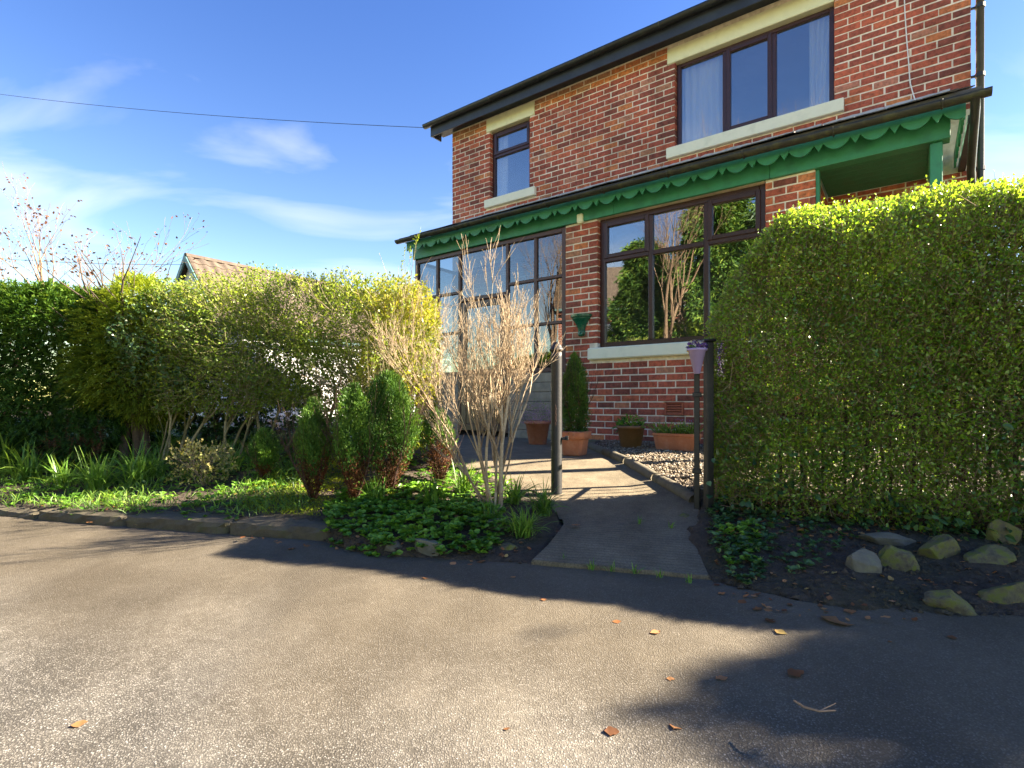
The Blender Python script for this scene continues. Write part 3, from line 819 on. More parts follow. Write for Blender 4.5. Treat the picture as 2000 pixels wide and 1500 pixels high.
def wall_boxes(mb, a0, a1, z0, z1, d0, d1, holes, fmap):
    """mortar body of a wall, cut into boxes round the openings"""
    zs = sorted({z0, z1} | {h[2] for h in holes if z0 < h[2] < z1} | {h[3] for h in holes if z0 < h[3] < z1})
    for za, zc in zip(zs[:-1], zs[1:]):
        zm = (za + zc) / 2; spans = [(a0, a1)]
        for h in holes:
            if h[2] < zm < h[3]:
                ns = []
                for s0, s1 in spans:
                    if h[1] <= s0 or h[0] >= s1: ns.append((s0, s1)); continue
                    if h[0] > s0: ns.append((s0, h[0] - .006))
                    if h[1] < s1: ns.append((h[1] + .006, s1))
                spans = ns
        for s0, s1 in spans:
            c = [(s0, d0, za), (s1, d0, za), (s1, d1, za), (s0, d1, za), (s0, d0, zc), (s1, d0, zc), (s1, d1, zc), (s0, d1, zc)]
            mb.add([fmap(*p) for p in c], [(0, 3, 2, 1), (4, 5, 6, 7), (0, 1, 5, 4), (1, 2, 6, 5), (2, 3, 7, 6), (3, 0, 4, 7)])

fU = lambda a, d, z: (a, NU + d, z)
fL = lambda a, d, z: (a, NL + d, z)
WR = (-2.66, -.735, 4.43, 5.62)                                   # openings
WL = (-5.985, -5.135, 4.44, 5.645)
WF = (-3.30, -1.272, 1.57, 3.262)
LINT_R = (-2.77, -.735, 5.62, 5.835); LINT_L = (-6.065, -5.03, 5.645, 5.88)
SILL_R = (-2.77, -.63, 4.275, 4.43); SILL_L = (-6.08, -4.995, 4.29, 4.44)
SILL_F = (-3.42, -1.15, 1.415, 1.57)
DOOR = (-.62, .30, .33, 2.55)
ROOM = (-5.75, -4.75, .33, 2.6)
up_holes = [WR, WL, LINT_R, LINT_L, SILL_R, SILL_L]
mb = MB(); wall_boxes(mb, SL, SR, 2.9, ZE, .006, .24, up_holes, fU)
wall_up = hb(mb, 'upper_wall', M['mortar'])
lay(SL, SR, 3.95, ZE, up_holes, fU, wall_up, 21)
mb = MB(); wall_boxes(mb, SL, SR, .2, 2.9, .006, .24, [DOOR, ROOM], fU)
wall_back = hb(mb, 'porch_back_wall', M['mortar'])
lay(SL, -3.0, .33, 3.3, [ROOM], fU, wall_back, 22, .07, False)
lay(-.8, SR, .33, 3.3, [DOOR], fU, wall_back, 23, .07, False)
lo_holes = [WF, SILL_F, (-2.40, -2.165, .695, .865)]
LA, LB = -3.785, -.795
mb = MB(); wall_boxes(mb, LA, LB, .1, 3.268, .006, .22, lo_holes, fL)
wall_lo = hb(mb, 'lower_wall', M['mortar'])
lay(LA, LB, .30, 3.262, lo_holes, fL, wall_lo, 24, LA + .235)
# returns of the lower wall
fR = lambda a, d, z: (LB - d, a, z)
mb = MB(); wall_boxes(mb, NL + .22, NU, .1, 3.268, .007, .2, [], fR)
ret = hb(mb, 'return_wall', M['mortar'])
lay(NL + .004, NU, .33, 3.262, [], fR, ret, 25, .1, False)
# sort: the 300 bricks that show largest are objects of their own, the rest one mesh for each wall
bricks.sort(key=lambda t: -t[0])
rest = {}
for i, (ar, V, wall, rn) in enumerate(bricks):
    if i < 296 and ar > 0:
        c = np.mean(np.array(V)[:8], 0)
        o = MB().add(np.array(V) - c, BF, rn).build('brick', M['brick'], wall)
        o.location = tuple(c - np.array(HO))
    else:
        rest.setdefault(wall.name, (wall, MB()))[1].add(V, BF, rn)
for k, (wall, mbr) in rest.items():
    tag(hb(mbr, 'brickwork', M['brick'], wall), kind='stuff')
# other walls and roof of the house
DEP = 6.5
mb = MB()
mb.box((SR - .24, NU + .245, .1), (SR - .003, NU + DEP, ZE)); hb(mb, 'gable_wall', M['brickwork'])
mb = MB(); mb.box((SL + .003, NU + .245, .1), (SL + .24, NU + DEP, ZE)); hb(mb, 'gable_wall', M['brickwork'])
mb = MB(); mb.box((SL + .25, NU + DEP - .24, .1), (SR - .25, NU + DEP - .003, ZE)); hb(mb, 'rear_wall', M['brickwork'])
RZ0, RN0, RN1 = 5.99, NU - .27, NU + DEP + .27
rid = (RN0 + RN1) / 2; RZ1 = RZ0 + (rid - RN0) * math.tan(math.radians(33))
mb = MB(); a, c = SL - .30, SR + .06
for (n0, z0, n1, z1) in ((RN0, RZ0, rid, RZ1), (RN1, RZ0, rid, RZ1)):
    t = .07
    mb.add([(a, n0, z0), (c, n0, z0), (c, n1, z1), (a, n1, z1), (a, n0, z0 + t), (c, n0, z0 + t), (c, n1, z1 + t), (a, n1, z1 + t)],
           [(0, 3, 2, 1), (4, 5, 6, 7), (0, 1, 5, 4), (1, 2, 6, 5), (2, 3, 7, 6), (3, 0, 4, 7)])
roof = hb(mb, 'roof', M['slate'])
mb = MB()
for s in (SL + .003, SR - .24):
    q = .237
    mb.add([(s, NU + .05, ZE + .002), (s + q, NU + .05, ZE + .002), (s + q, NU + DEP - .05, ZE + .002), (s, NU + DEP - .05, ZE + .002), (s, rid, RZ1 - .1), (s + q, rid, RZ1 - .1)],
           [(0, 1, 5, 4), (2, 3, 4, 5), (0, 4, 3), (1, 2, 5), (0, 3, 2, 1)])
hb(mb, 'gable_peak', M['brickwork'])
# eaves: fascia board, soffit, gutter with brackets
mb = MB(); mb.bbox((SL - .30, NU - .27, 5.80), (SR + .05, NU - .245, 5.985), .003)
mb.box((SL - .30, NU - .245, 5.81), (SL - .275, NU - .002, 5.98)); hb(mb, 'fascia', M['fascia'])
mb = MB(); mb.box((SL - .275, NU - .244, 5.905), (SR + .05, NU + .05, 5.92)); hb(mb, 'soffit', M['fascia'])
def gutter(name, s0, s1, n, z, r, mat, fall=0.0, brackets=0, parent=None):
    mb = MB(); K = 10; V = []; Fc = []
    for i, s in enumerate(np.linspace(s0, s1, 40)):
        dz = fall * (s - s0) / (s1 - s0) + random.gauss(0, .0012)
        for rr in (r, r - .006):
            for j in range(K + 1):
                t = math.pi * j / K
                V.append((s, n - rr * math.cos(t), z - rr * math.sin(t) * 1.0 + dz))
    W = 2 * (K + 1)
    for i in range(39):
        for j in range(K):
            a = i * W + j
            Fc.append((a, a + 1, a + W + 1, a + W)); b_ = a + K + 1
            Fc.append((b_ + 1, b_, b_ + W, b_ + W + 1))
        for j in (0, K):
            a = i * W + j; b_ = a + K + 1
            Fc.append((a, a + W, b_ + W, b_) if j == 0 else (a + W, a, b_, b_ + W))
    for i in (0, 39):
        for j in range(K):
            a = i * W + j; Fc.append((a, a + K + 1, a + K + 2, a + 1))
    # stop ends
    for i in (0, 39): Fc.append(tuple(i * W + j for j in range(K + 1)))
    mb.add(V, Fc)
    g = hb(mb, name, mat, parent, True)
    for i in range(brackets):
        s = s0 + (s1 - s0) * (i + .6) / brackets
        mb = MB(); K2 = 8
        pts = [(s, n - (r + .004) * math.cos(math.pi * j / K2), z + fall * (s - s0) / (s1 - s0) - (r + .004) * math.sin(math.pi * j / K2)) for j in range(K2 + 1)]
        mb.tube(pts, .0075, 5); hb(mb, 'gutter_bracket', mat, g)
    return g
gutter('gutter', SL - .39, SR + .10, NU - .335, 6.005, .062, M['gutter'], .0, 8)

# cream lintels and sills
for q, nm, mt, pr in ((LINT_R, 'lintel', 'cream', .012), (LINT_L, 'lintel', 'cream', .012), (SILL_R, 'window_sill', 'sill', .055), (SILL_L, 'window_sill', 'sill', .055)):
    mb = MB(); mb.bbox((q[0] + .003, NU - pr, q[2] + .003), (q[1] - .003, NU + .11, q[3] - .002), .008); hb(mb, nm, M[mt])
mb = MB(); mb.bbox((SILL_F[0], NL - .065, SILL_F[2]), (SILL_F[1], NL + .10, SILL_F[3] - .002), .014); hb(mb, 'window_sill', M['sill'])

# windows
def bar(mb, s0, s1, z0, z1, n0, n1): mb.bbox((s0, n0, z0), (s1, n1, z1), .007)
def frame_rect(mb, s0, s1, z0, z1, n0, n1, w):
    bar(mb, s0, s0 + w, z0, z1, n0, n1); bar(mb, s1 - w, s1, z0, z1, n0, n1)
    bar(mb, s0 + w - .002, s1 - w + .002, z0 + .0015, z0 + w, n0 + .001, n1 - .001); bar(mb, s0 + w - .002, s1 - w + .002, z1 - w, z1 - .0015, n0 + .001, n1 - .001)
def pane(win, s0, s1, z0, z1, n, mat='glass'):
    mb = MB(); mb.box((s0, n, z0), (s1, n + .004, z1)); return hb(mb, 'pane', M[mat], win)
def make_window(q, n, mulls, cells, fw=.055, mw=.055, parent_name='window'):
    """q opening, mulls list of upright bars (s, z0, z1), cells list of (s0, s1, z0, z1, sash)"""
    s0, s1, z0, z1 = q
    mb = MB(); frame_rect(mb, s0 + .003, s1 - .003, z0 + .002, z1 - .002, n, n + .07, fw)
    win = hb(mb, parent_name, M['brown'])
    for m_ in mulls:
        mb = MB(); bar(mb, m_[0], m_[1], m_[2], m_[3], n + .002, n + .068); hb(mb, 'mullion' if (m_[3] - m_[2]) > (m_[1] - m_[0]) else 'transom', M['brown'], win)
    for c in cells:
        a, b_, e, f_, sash = c
        if sash:
            mb = MB(); frame_rect(mb, a - .012, b_ + .012, e - .012, f_ + .012, n - .014, n + .05, .055); hb(mb, 'sash', M['brown'], win)
            pane(win, a + .04, b_ - .04, e + .04, f_ - .04, n + .02)
        else: pane(win, a, b_, e, f_, n + .032)
    return win
# upper right: three lights, the middle one opens
n = NU + .075; fw = .058
a0, a1, z0, z1 = WR; i0, i1, k0, k1 = a0 + fw, a1 - fw, z0 + fw, z1 - fw
m1, m2 = -2.005, -1.405
make_window(WR, n, [(m1 - .03, m1 + .03, k0, k1), (m2 - .03, m2 + .03, k0, k1)], [(i0, m1 - .03, k0, k1, False), (m1 + .03, m2 - .03, k0, k1, True), (m2 + .03, i1, k0, k1, False)])
# upper left: opening top light over a fixed one
a0, a1, z0, z1 = WL; i0, i1, k0, k1 = a0 + fw, a1 - fw, z0 + fw, z1 - fw; t = 5.215
make_window(WL, n, [(i0, i1, t - .03, t + .03)], [(i0, i1, k0, t - .03, False), (i0, i1, t + .03, k1, True)])
# lower front: three columns, transom, outer top lights open
n = NL + .07
a0, a1, z0, z1 = WF; fw2 = .07; i0, i1, k0, k1 = a0 + fw2, a1 - fw2, z0 + fw2, z1 - fw2; m1, m2, t = -2.605, -1.925, 2.72
make_window(WF, n, [(m1 - .03, m1 + .03, k0, k1), (m2 - .03, m2 + .03, k0, k1), (i0, m1 - .03, t - .03, t + .03), (m1 + .03, m2 - .03, t - .03, t + .03), (m2 + .03, i1, t - .03, t + .03)],
            [(i0, m1 - .03, k0, t - .03, False), (m1 + .03, m2 - .03, k0, t - .03, False), (m2 + .03, i1, k0, t - .03, False),
             (i0, m1 - .03, t + .03, k1, True), (m1 + .03, m2 - .03, t + .03, k1, False), (m2 + .03, i1, t + .03, k1, True)], fw2)
# rooms behind the windows
def room(q, n, depth, mat, grow_=.5):
    s0, s1, z0, z1 = q[0] - grow_, q[1] + grow_, q[2] - grow_, q[3] + .2
    mb = MB()
    mb.add([(s0, n, z0), (s1, n, z0), (s1, n + depth, z0), (s0, n + depth, z0), (s0, n, z1), (s1, n, z1), (s1, n + depth, z1), (s0, n + depth, z1)],
           [(0, 1, 2, 3), (7, 6, 5, 4), (1, 5, 6, 2), (2, 6, 7, 3), (3, 7, 4, 0)])
    hb(mb, 'room', mat)
room(WR, NU + .242, 3.0, M['room']); room(WL, NU + .242, 2.4, M['room'], .35); room(WF, NL + .222, .84, M['roomdark'], .3)

def curtain(label, s0, s1, z0, z1, n, folds, amp=.022, group=None, lean=0.0):
    mb = MB(); nx = folds * 8; nz_ = 14
    S2 = np.linspace(0, 1, nx + 1); Z2 = np.linspace(0, 1, nz_ + 1)
    A, B = np.meshgrid(S2, Z2)
    s = s0 + (s1 - s0) * A * (1 + lean * (B - 1)) ; z = z0 + (z1 - z0) * B
    nn = n + amp * np.sin(A * folds * 2 * math.pi + .8 * np.sin(B * 3)) * (1.15 - .5 * B) + amp * .4 * np.sin(A * folds * 5.1 + B * 2)
    gridmesh(mb, s, nn, z)
    base = ((s0 + s1) / 2, n, z0)
    o = mb.build('curtain', M['curtain'], None, base, True); o.location = H(*base); o.rotation_euler = (0, 0, -PHI)
    return tag(o, label, 'curtain', 'white curtains')
curtain('white curtain filling the left light of the wide upper window', -2.62, -1.99, 4.47, 5.6, NU + .185, 7)
curtain('white curtain drawn back at the right edge of the wide upper window', -1.02, -.72, 4.47, 5.6, NU + .185, 5, .025, None, .25)
curtain('white curtain at the left edge of the small upper window', -5.99, -5.72, 4.48, 5.6, NU + .185, 4, .022, None, .1)

# ---- lean-to roof over the porch and sun room
ES0, ES1 = SL + .10, .485                                        # ends of the lean-to along the front
EN, EZ = NL - .27, 3.565                                         # eaves line of the slates
TN, TZ = NU, 4.155                                               # where it meets the wall
def roofz(n): return EZ + (TZ - EZ) * (n - EN) / (TN - EN)
mb = MB(); t = .05
mb.add([(ES0, EN + .02, roofz(EN + .02) - .012), (ES1, EN + .02, roofz(EN + .02) - .012), (ES1, TN, TZ - .012), (ES0, TN, TZ - .012)] + [(ES0, EN + .02, roofz(EN + .02) - t), (ES1, EN + .02, roofz(EN + .02) - t), (ES1, TN, TZ - t), (ES0, TN, TZ - t)],
       [(0, 1, 2, 3), (7, 6, 5, 4), (0, 4, 5, 1), (1, 5, 6, 2), (2, 6, 7, 3), (3, 7, 4, 0)])
lean = hb(mb, 'lean_to_roof', M['slate'])
sl_me = None
for row in range(5):
    s = ES0 - .02 + (row % 2) * .13
    while s < ES1 - .23:
        w = .255
        n0 = EN - .02 + row * .27; n1 = n0 + .36
        if n1 > TN: n1 = TN
        if sl_me is None:
            mb = MB(); mb.bbox((0, 0, 0), (w - .006, .36, .009), .002, .5)
            o = mb.build('slate', M['slate'], lean); sl_me = o.data
        else:
            o = bpy.data.objects.new('slate', sl_me); COL.objects.link(o); o.parent = lean
        o.location = (s - HO[0], n0 - HO[1], roofz(n0) - HO[2] + .004 + random.gauss(0, .003))
        o.rotation_euler = (math.atan2(TZ - EZ, TN - EN) - .022, random.gauss(0, .006), random.gauss(0, .012))
        if n0 + .36 > TN + .01: o.scale = (1, (TN - n0) / .36, 1)
        s += w
# lead flashing in uneven pieces
s = ES0 + .12
while s < ES1 - .15:
    w = random.uniform(.5, .9); w = min(w, ES1 - .02 - s)
    mb = MB(); nseg = 10; V = []; Fc = []
    for i in range(nseg + 1):
        q = s + (w - .01) * i / nseg; wv = random.gauss(0, .004)
        V += [(q, TN - .004, TZ + .055 + wv), (q, TN - .012, TZ + .012 + wv), (q, TN - .10, roofz(TN - .10) + .026 + random.gauss(0, .004))]
    for i in range(nseg):
        for j in range(2): Fc.append((i * 3 + j, i * 3 + j + 1, (i + 1) * 3 + j + 1, (i + 1) * 3 + j))
    mb.add(V, Fc); hb(mb, 'flashing', M['lead'], lean)
    s += w
gut2 = gutter('porch_gutter', ES0 - .04, ES1 + .06, NL - .315, 3.525, .055, M['gutter_moss'], -.045, 9)
# green beam, scalloped board and side pieces
bs_ = [SL + .13, -5.05, -3.05, -1.22, .29]
for a_, c_ in zip(bs_[:-1], bs_[1:]):
    dz_ = random.gauss(0, .0025); mb = MB(); mb.bbox((a_ + .0015, NL - .035 + random.gauss(0, .002), 3.262 + dz_), (c_ - .0015, NL + .10, 3.50), .004); hb(mb, 'porch_beam', M['green'])
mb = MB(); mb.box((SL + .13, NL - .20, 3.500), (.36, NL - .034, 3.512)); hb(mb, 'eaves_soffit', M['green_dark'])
def scallop_profile(length, period, zt, zv, zb, phase=0.0):
    """points (a, z) along the lower edge of the board: round lobes with a pointed tooth between them"""
    pts = []; k = 0; a = -phase
    tooth = .082
    while a < length:
        W = period - tooth
        for i in range(9):
            t = i / 8; pts.append((a + W * t, zv - (zv - zb) * math.sin(math.pi * t) ** .75))
        pts.append((a + W + tooth / 2, zb + .012))
        a += period
    pts = [(min(max(q, 0), length), z) for q, z in pts]
    out = [pts[0]]
    for p in pts[1:]:
        if p[0] > out[-1][0] + 1e-5: out.append(p)
    return out
def scallop_board(name, fmap, length, period, zt, zv, zb, thick, phase=0.0):
    pr = scallop_profile(length, period, zt, zv, zb, phase)
    V = []; Fc = []
    for a, z in pr: V += [fmap(a, 0, zt), fmap(a, 0, z), fmap(a, thick, zt), fmap(a, thick, z)]
    for i in range(len(pr) - 1):
        q, w = i * 4, i * 4 + 4
        Fc += [(q, q + 1, w + 1, w), (q + 2, w + 2, w + 3, q + 3), (q + 1, q + 3, w + 3, w + 1), (q, w, w + 2, q + 2)]
    e = (len(pr) - 1) * 4
    Fc += [(0, 2, 3, 1), (e, e + 1, e + 3, e + 2)]
    mb = MB(); mb.add(V, Fc); return hb(mb, name, M['green'])
SB0, SB1 = SL + .165, .385
scallop_board('scalloped_fascia', lambda a, d, z: (SB0 + a, NL - .20 + d, z), SB1 - SB0, .3095, 3.50, 3.425, 3.345, .02, .17)
scallop_board('scalloped_fascia', lambda a, d, z: (SB1 - .001 - d, NL - .178 + a, z), NU - NL + .15, .3095, 3.50, 3.425, 3.345, .02, .1)
mb = MB(); mb.bbox((.135, NL + .102, 3.262), (.225, NU - .003, 3.46), .004); hb(mb, 'porch_side_beam', M['green'])
mb = MB()
for i in range(7):
    n0 = NL + .104 + i * .138; mb.bbox((LB + .003, n0, 3.30), (.134, n0 + .135, 3.318), .003)
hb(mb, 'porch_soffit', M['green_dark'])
mb = MB(); mb.bbox((.14, NL - .0, .33), (.235, NL + .095, 3.260), .006); hb(mb, 'porch_post', M['green'])
mb = MB(); mb.bbox((LB + .002, NL + .02, .4), (LB + .035, NL + .10, 3.26), .003); hb(mb, 'porch_trim', M['green'])
mb = MB(); frame_rect(mb, DOOR[0], DOOR[1], DOOR[2], DOOR[3], NU + .05, NU + .12, .07); mb.bbox((DOOR[0] + .072, NU + .07, DOOR[2] + .072), (DOOR[1] - .072, NU + .11, DOOR[3] - .072), .004); hb(mb, 'front_door', M['door'])
# rainwater pipes
mb = MB(); mb.tube([(SR + .075, NU + .02, 5.98), (SR + .075, NU + .02, 3.05), (SR + .075, NU + .02, .36)], .036, 12); dp = hb(mb, 'downpipe', M['gutter'], None, True)
for z in (5.0, 4.28, 3.3):
    mb = MB(); mb.tube([(SR + .075, NU + .02, z - .02), (SR + .075, NU + .02, z + .02)], .043, 12); mb.box((SR - .002, NU + .012, z - .012), (SR + .04, NU + .028, z + .012)); hb(mb, 'pipe_clip', M['gutter'], dp)
mb = MB(); pts = [(.44, NL - .315, 3.44), (.44, NL - .30, 3.36), (.445, NL - .1, 3.27), (.47, NL + .55, 3.12), (.50, NL + .85, 2.95), (.565, NU - .05, 2.72)]
mb.tube(pts, .034, 10); hb(mb, 'branch_pipe', M['gutter'], None, True)
mb = MB(); mb.box((.40, NL - .17, 3.30), (.46, NU, 3.37)); hb(mb, 'side_gutter', M['gutter'])
# white cable down the upper wall
mb = MB(); mb.tube([(-.075, NU - .010, 5.9), (-.055, NU - .010, 5.2), (-.04, NU - .012, 4.9), (-.02, NU - .012, 4.6), (-.01, NU - .012, 4.4), (.02, NU - .014, 4.25), (.055, NU - .03, 4.10)], .0065, 6); hb(mb, 'cable', M['white_gloss'])
# small cream lamp box under the beam, air brick
mb = MB(); mb.bbox((-3.575, NL - .07, 3.245), (-3.49, NL - .003, 3.36), .01); mb.bbox((-3.565, NL - .062, 3.236), (-3.50, NL - .012, 3.247), .003); hb(mb, 'sensor_box', M['cream'])
vent = None
mb = MB(); frame_rect(mb, -2.397, -2.168, .700, .860, NL - .004, NL + .05, .02); vent = hb(mb, 'air_brick', M['airbrick'])
for i in range(4):
    z = .734 + i * .029; mb = MB(); mb.add([(-2.378, NL + .002, z), (-2.187, NL + .002, z), (-2.187, NL + .04, z + .02), (-2.378, NL + .04, z + .02), (-2.378, NL + .002, z - .012), (-2.187, NL + .002, z - .012), (-2.187, NL + .04, z + .008), (-2.378, NL + .04, z + .008)],
        [(0, 1, 2, 3), (7, 6, 5, 4), (0, 4, 5, 1), (1, 5, 6, 2), (3, 7, 4, 0)]); hb(mb, 'louvre', M['airbrick'], vent)
mb = MB(); mb.box((-2.385, NL + .055, .705), (-2.18, NL + .07, .855)); hb(mb, 'louvre_back', M['roomdark'], vent)
# plinth
mb = MB(); mb.bbox((LA - .01, NL - .02, .12), (LB, NL - .001, .37), .006); hb(mb, 'plinth', M['stone_grey'])

# ---- sun room
sg = None
mb = MB(); frame_rect(mb, -6.745, LA - .003, 1.28, 3.260, NL + .01, NL + .08, .065); sg = hb(mb, 'sunroom_frame', M['brown_light'])
mul = [-6.235, -5.745, -4.80, -4.295]
for i, s in enumerate(mul):
    mb = MB(); bar(mb, s - .024, s + .024, 1.345 if i in (0, 3) else .40, 3.195, NL + .014, NL + .076); hb(mb, 'mullion', M['brown_light'], sg)
ed = [-6.68] + mul + [LA - .068]
for i in range(5):
    a, b_ = ed[i] + (.024 if i else 0), ed[i + 1] - (.024 if i < 4 else 0)
    if i == 2:
        mb = MB(); bar(mb, a, b_, 2.44, 2.50, NL + .016, NL + .074); hb(mb, 'transom', M['brown_light'], sg)
        pane(sg, a, b_, 2.50, 3.195, NL + .045, 'glass_sun')
        mb = MB(); frame_rect(mb, a + .01, b_ - .01, .42, 2.43, NL + .02, NL + .07, .1); bar(mb, a + .11, b_ - .11, 1.25, 1.37, NL + .022, NL + .068); bar(mb, a + .11, b_ - .11, .52, 1.25, NL + .03, NL + .06)
        hb(mb, 'sunroom_door', M['brown'], sg); pane(sg, a + .11, b_ - .11, 1.37, 2.33, NL + .045, 'glass_sun')
        continue
    prev = 1.345
    for t in (1.965, 2.60):
        mb = MB(); bar(mb, a, b_, t - .022, t + .022, NL + .016, NL + .074); hb(mb, 'transom', M['brown_light'], sg)
        pane(sg, a, b_, prev, t - .022, NL + .045, 'glass_sun'); prev = t + .022
    pane(sg, a, b_, prev, 3.195, NL + .045, 'glass_sun')
# end glazing of the sun room
mb = MB()
for n0 in (NL + .085, NU - .09): mb.bbox((-6.745, n0, 1.28), (-6.69, n0 + .06, 3.26), .004)
for z in (1.28, 1.94, 2.58, 3.20): mb.bbox((-6.742, NL + .147, z), (-6.693, NU - .092, z + .05), .004)
hb(mb, 'sunroom_end_frame', M['brown_light'], sg)
for z0_, z1_ in ((1.33, 1.94), (1.99, 2.58), (2.63, 3.20)):
    mb = MB(); mb.box((-6.72, NL + .147, z0_), (-6.716, NU - .092, z1_)); hb(mb, 'pane', M['glass_sun'], sg)
# low boarded wall under the glazing
for a, b_ in ((-6.745, mul[1] - .026), (mul[2] + .026, LA - .003)):
    for i in range(7):
        z = .33 + i * .1355; mb = MB(); mb.bbox((a, NL + .012, z), (b_, NL + .06, z + .131), .006); hb(mb, 'plank', M['plank'], sg)
mb = MB(); mb.box((-6.74, NL + .062, .33), (-6.70, NU, 1.28)); hb(mb, 'sunroom_end_wall', M['plank'])
# sloping white ceiling inside
mb = MB(); mb.add([(-6.74, NL + .09, 3.40), (LA - .01, NL + .09, 3.40), (LA - .01, NU - .003, 3.86), (-6.74, NU - .003, 3.86)], [(3, 2, 1, 0)]); hb(mb, 'sunroom_ceiling', M['white'])
# dark panel standing in for the room behind the sun room door opening
mb = MB(); mb.box((ROOM[0] - .1, NU + .26, .3), (ROOM[1] + .1, NU + .30, 2.7)); hb(mb, 'dark_room_panel', M['roomdark'])

# hopper-shaped green wall planter on the brick pier
hp = H(-3.535, NL, 1.75)
t = thing('wall_planter', 'green hopper shaped wall planter fixed to the brick pier beside the window', 'planter', hp, -PHI)
mb = MB(); V = []; K = 14
prof = [(.045, 0), (.055, .012), (.055, .05), (.05, .06), (.058, .10), (.075, .14), (.10, .18), (.125, .21), (.13, .215), (.135, .235), (.152, .245), (.155, .275), (.145, .278), (.13, .268)]
for r_, z in prof:
    for i in range(K + 1):
        a = math.pi * i / K
        V.append((-r_ * math.cos(a), -r_ * math.sin(a) * .85 - .0005, z))
Fc = []
for j in range(len(prof) - 1):
    for i in range(K): Fc.append((j * (K + 1) + i, j * (K + 1) + i + 1, (j + 1) * (K + 1) + i + 1, (j + 1) * (K + 1) + i))
Fc.append(tuple(range(K + 1))[::-1]); Fc.append(tuple((len(prof) - 1) * (K + 1) + i for i in range(K + 1)))
mb.add(V, Fc); mb.build('bowl', M['corbel_green'], t, smooth=False)
mb = MB(); mb.tube([(0, -.045, .01), (.03, -.05, .005), (.06, -.05, .015)], [.03, .028, .024], 10); mb.build('spout', M['corbel_green'], t, smooth=True)

# ------------------------------------------------------------------ hedges, shrubs and trees
def G1(x, y): return float(gz(np.array([x]), np.array([y]), True)[0])
def sdf_box(p, half, r):
    q = np.abs(p) - half + r
    return np.linalg.norm(np.maximum(q, 0), axis=1) + np.minimum(q.max(1), 0) - r

def sprigs(P, D, per, L, W, leafmb, twigmb=None, twig_len=.09, twig_r=.0012, spread=.8, rnd=None, droop=.1, twig_frac=.55):
    """short twigs carrying several leaves each"""
    N = len(P); D = unit(D)
    if twigmb is not None:
        q_ = rng.random(N) < twig_frac
        sticks(twigmb, (P - D * twig_len * .7)[q_], (P + D * twig_len * .3)[q_], twig_r * 1.2, twig_r * .6, 3)
    for j in range(per):
        off = (j / max(1, per - 1) - .7) * twig_len * .8 if per > 1 else 0
        dd = unit(D + rng.normal(size=(N, 3)) * spread)
        f = rng.uniform(.5, 1.35, N)
        rr = rng.random(N) if rnd is None else np.clip(rnd + rng.normal(size=N) * .16, 0, 1)
        leaves(leafmb, P + D * off, dd, L * f, W * f, .2, rr, droop)

# ---- the clipped privet hedge on the right
hd = np.array([.935, -.355]); hn = np.array([.355, .935])        # along, away from the road
HA = np.array([1.21, 3.34])
def hedge_pts(n, length, depth, z0, z1, r, keep, seed):
    g = np.random.default_rng(seed)
    c = np.array([length / 2, depth / 2, (z0 + z1) / 2]); half = np.array([length / 2, depth / 2, (z1 - z0) / 2])
    P = g.random((n, 3)) * (half * 2 + .1) - half - .05
    nse = vnoise(P + c, 5.5, 2) * .035 + vnoise(P + c, 14, 5) * .018
    d = sdf_box(P, half, r) + nse
    if seed == 5:
        aa_ = P[:, 0] + c[0]; d = np.maximum(d, P[:, 2] + c[2] - (z1 - .72 * np.clip((.72 - aa_) / .72, 0, 1) ** 2) + nse)
    e = 1e-3
    ok = (d < 0) & (g.random(n) < keep(P + c, -d))
    P = P[ok]
    G = np.stack([(sdf_box(P + np.eye(3)[i] * e, half, r) - sdf_box(P - np.eye(3)[i] * e, half, r)) / (2 * e) for i in range(3)], 1)
    return P + c, G
hz0, hz1 = -.25, 1.97
def keepR(P, dep):
    base = np.exp(-dep / .06) * 1.1 + .03 + .10 * (P[:, 0] > 1.2)
    z = P[:, 2]
    low = np.interp(z, [-.2, .05, .2, .5, .95, 1.3, 1.9], [0, .12, .55, .75, .85, .95, 1.0])
    front = np.where(P[:, 1] < .45, 1.0, .8)
    patch_ = .62 + .5 * vnoise(P, 3.3, 7)
    return np.clip(base * low * front * np.clip(patch_, .5, 1.2), 0, 1)
LEN = 4.2
P, G = hedge_pts(1150000, LEN, .82, hz0, hz1, .40, keepR, 5)
zg = .12
def hw(P):
    x = HA[0] + hd[0] * P[:, 0] + hn[0] * P[:, 1]; y = HA[1] + hd[1] * P[:, 0] + hn[1] * P[:, 1]
    return np.column_stack([x, y, P[:, 2] + zg])
def hv(G): return np.column_stack([hd[0] * G[:, 0] + hn[0] * G[:, 1], hd[1] * G[:, 0] + hn[1] * G[:, 1], G[:, 2]])
base = (HA[0], HA[1], .1)
hedge = thing('privet_hedge', 'tall clipped privet hedge with rounded top to the right of the gate', 'hedge', base)
lm, tm = MB(), MB()
Pw, Dw = hw(P), hv(G) + np.array([0, 0, .55]) + rng.normal(size=(len(P), 3)) * .5
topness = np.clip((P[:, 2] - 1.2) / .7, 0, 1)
print('hedge sprigs', len(P))
sprigs(Pw, Dw, 4, .024, .013, lm, tm, .10, .0011, .75, rnd=.42 + .30 * topness + rng.normal(size=len(P)) * .14, twig_frac=1.0)
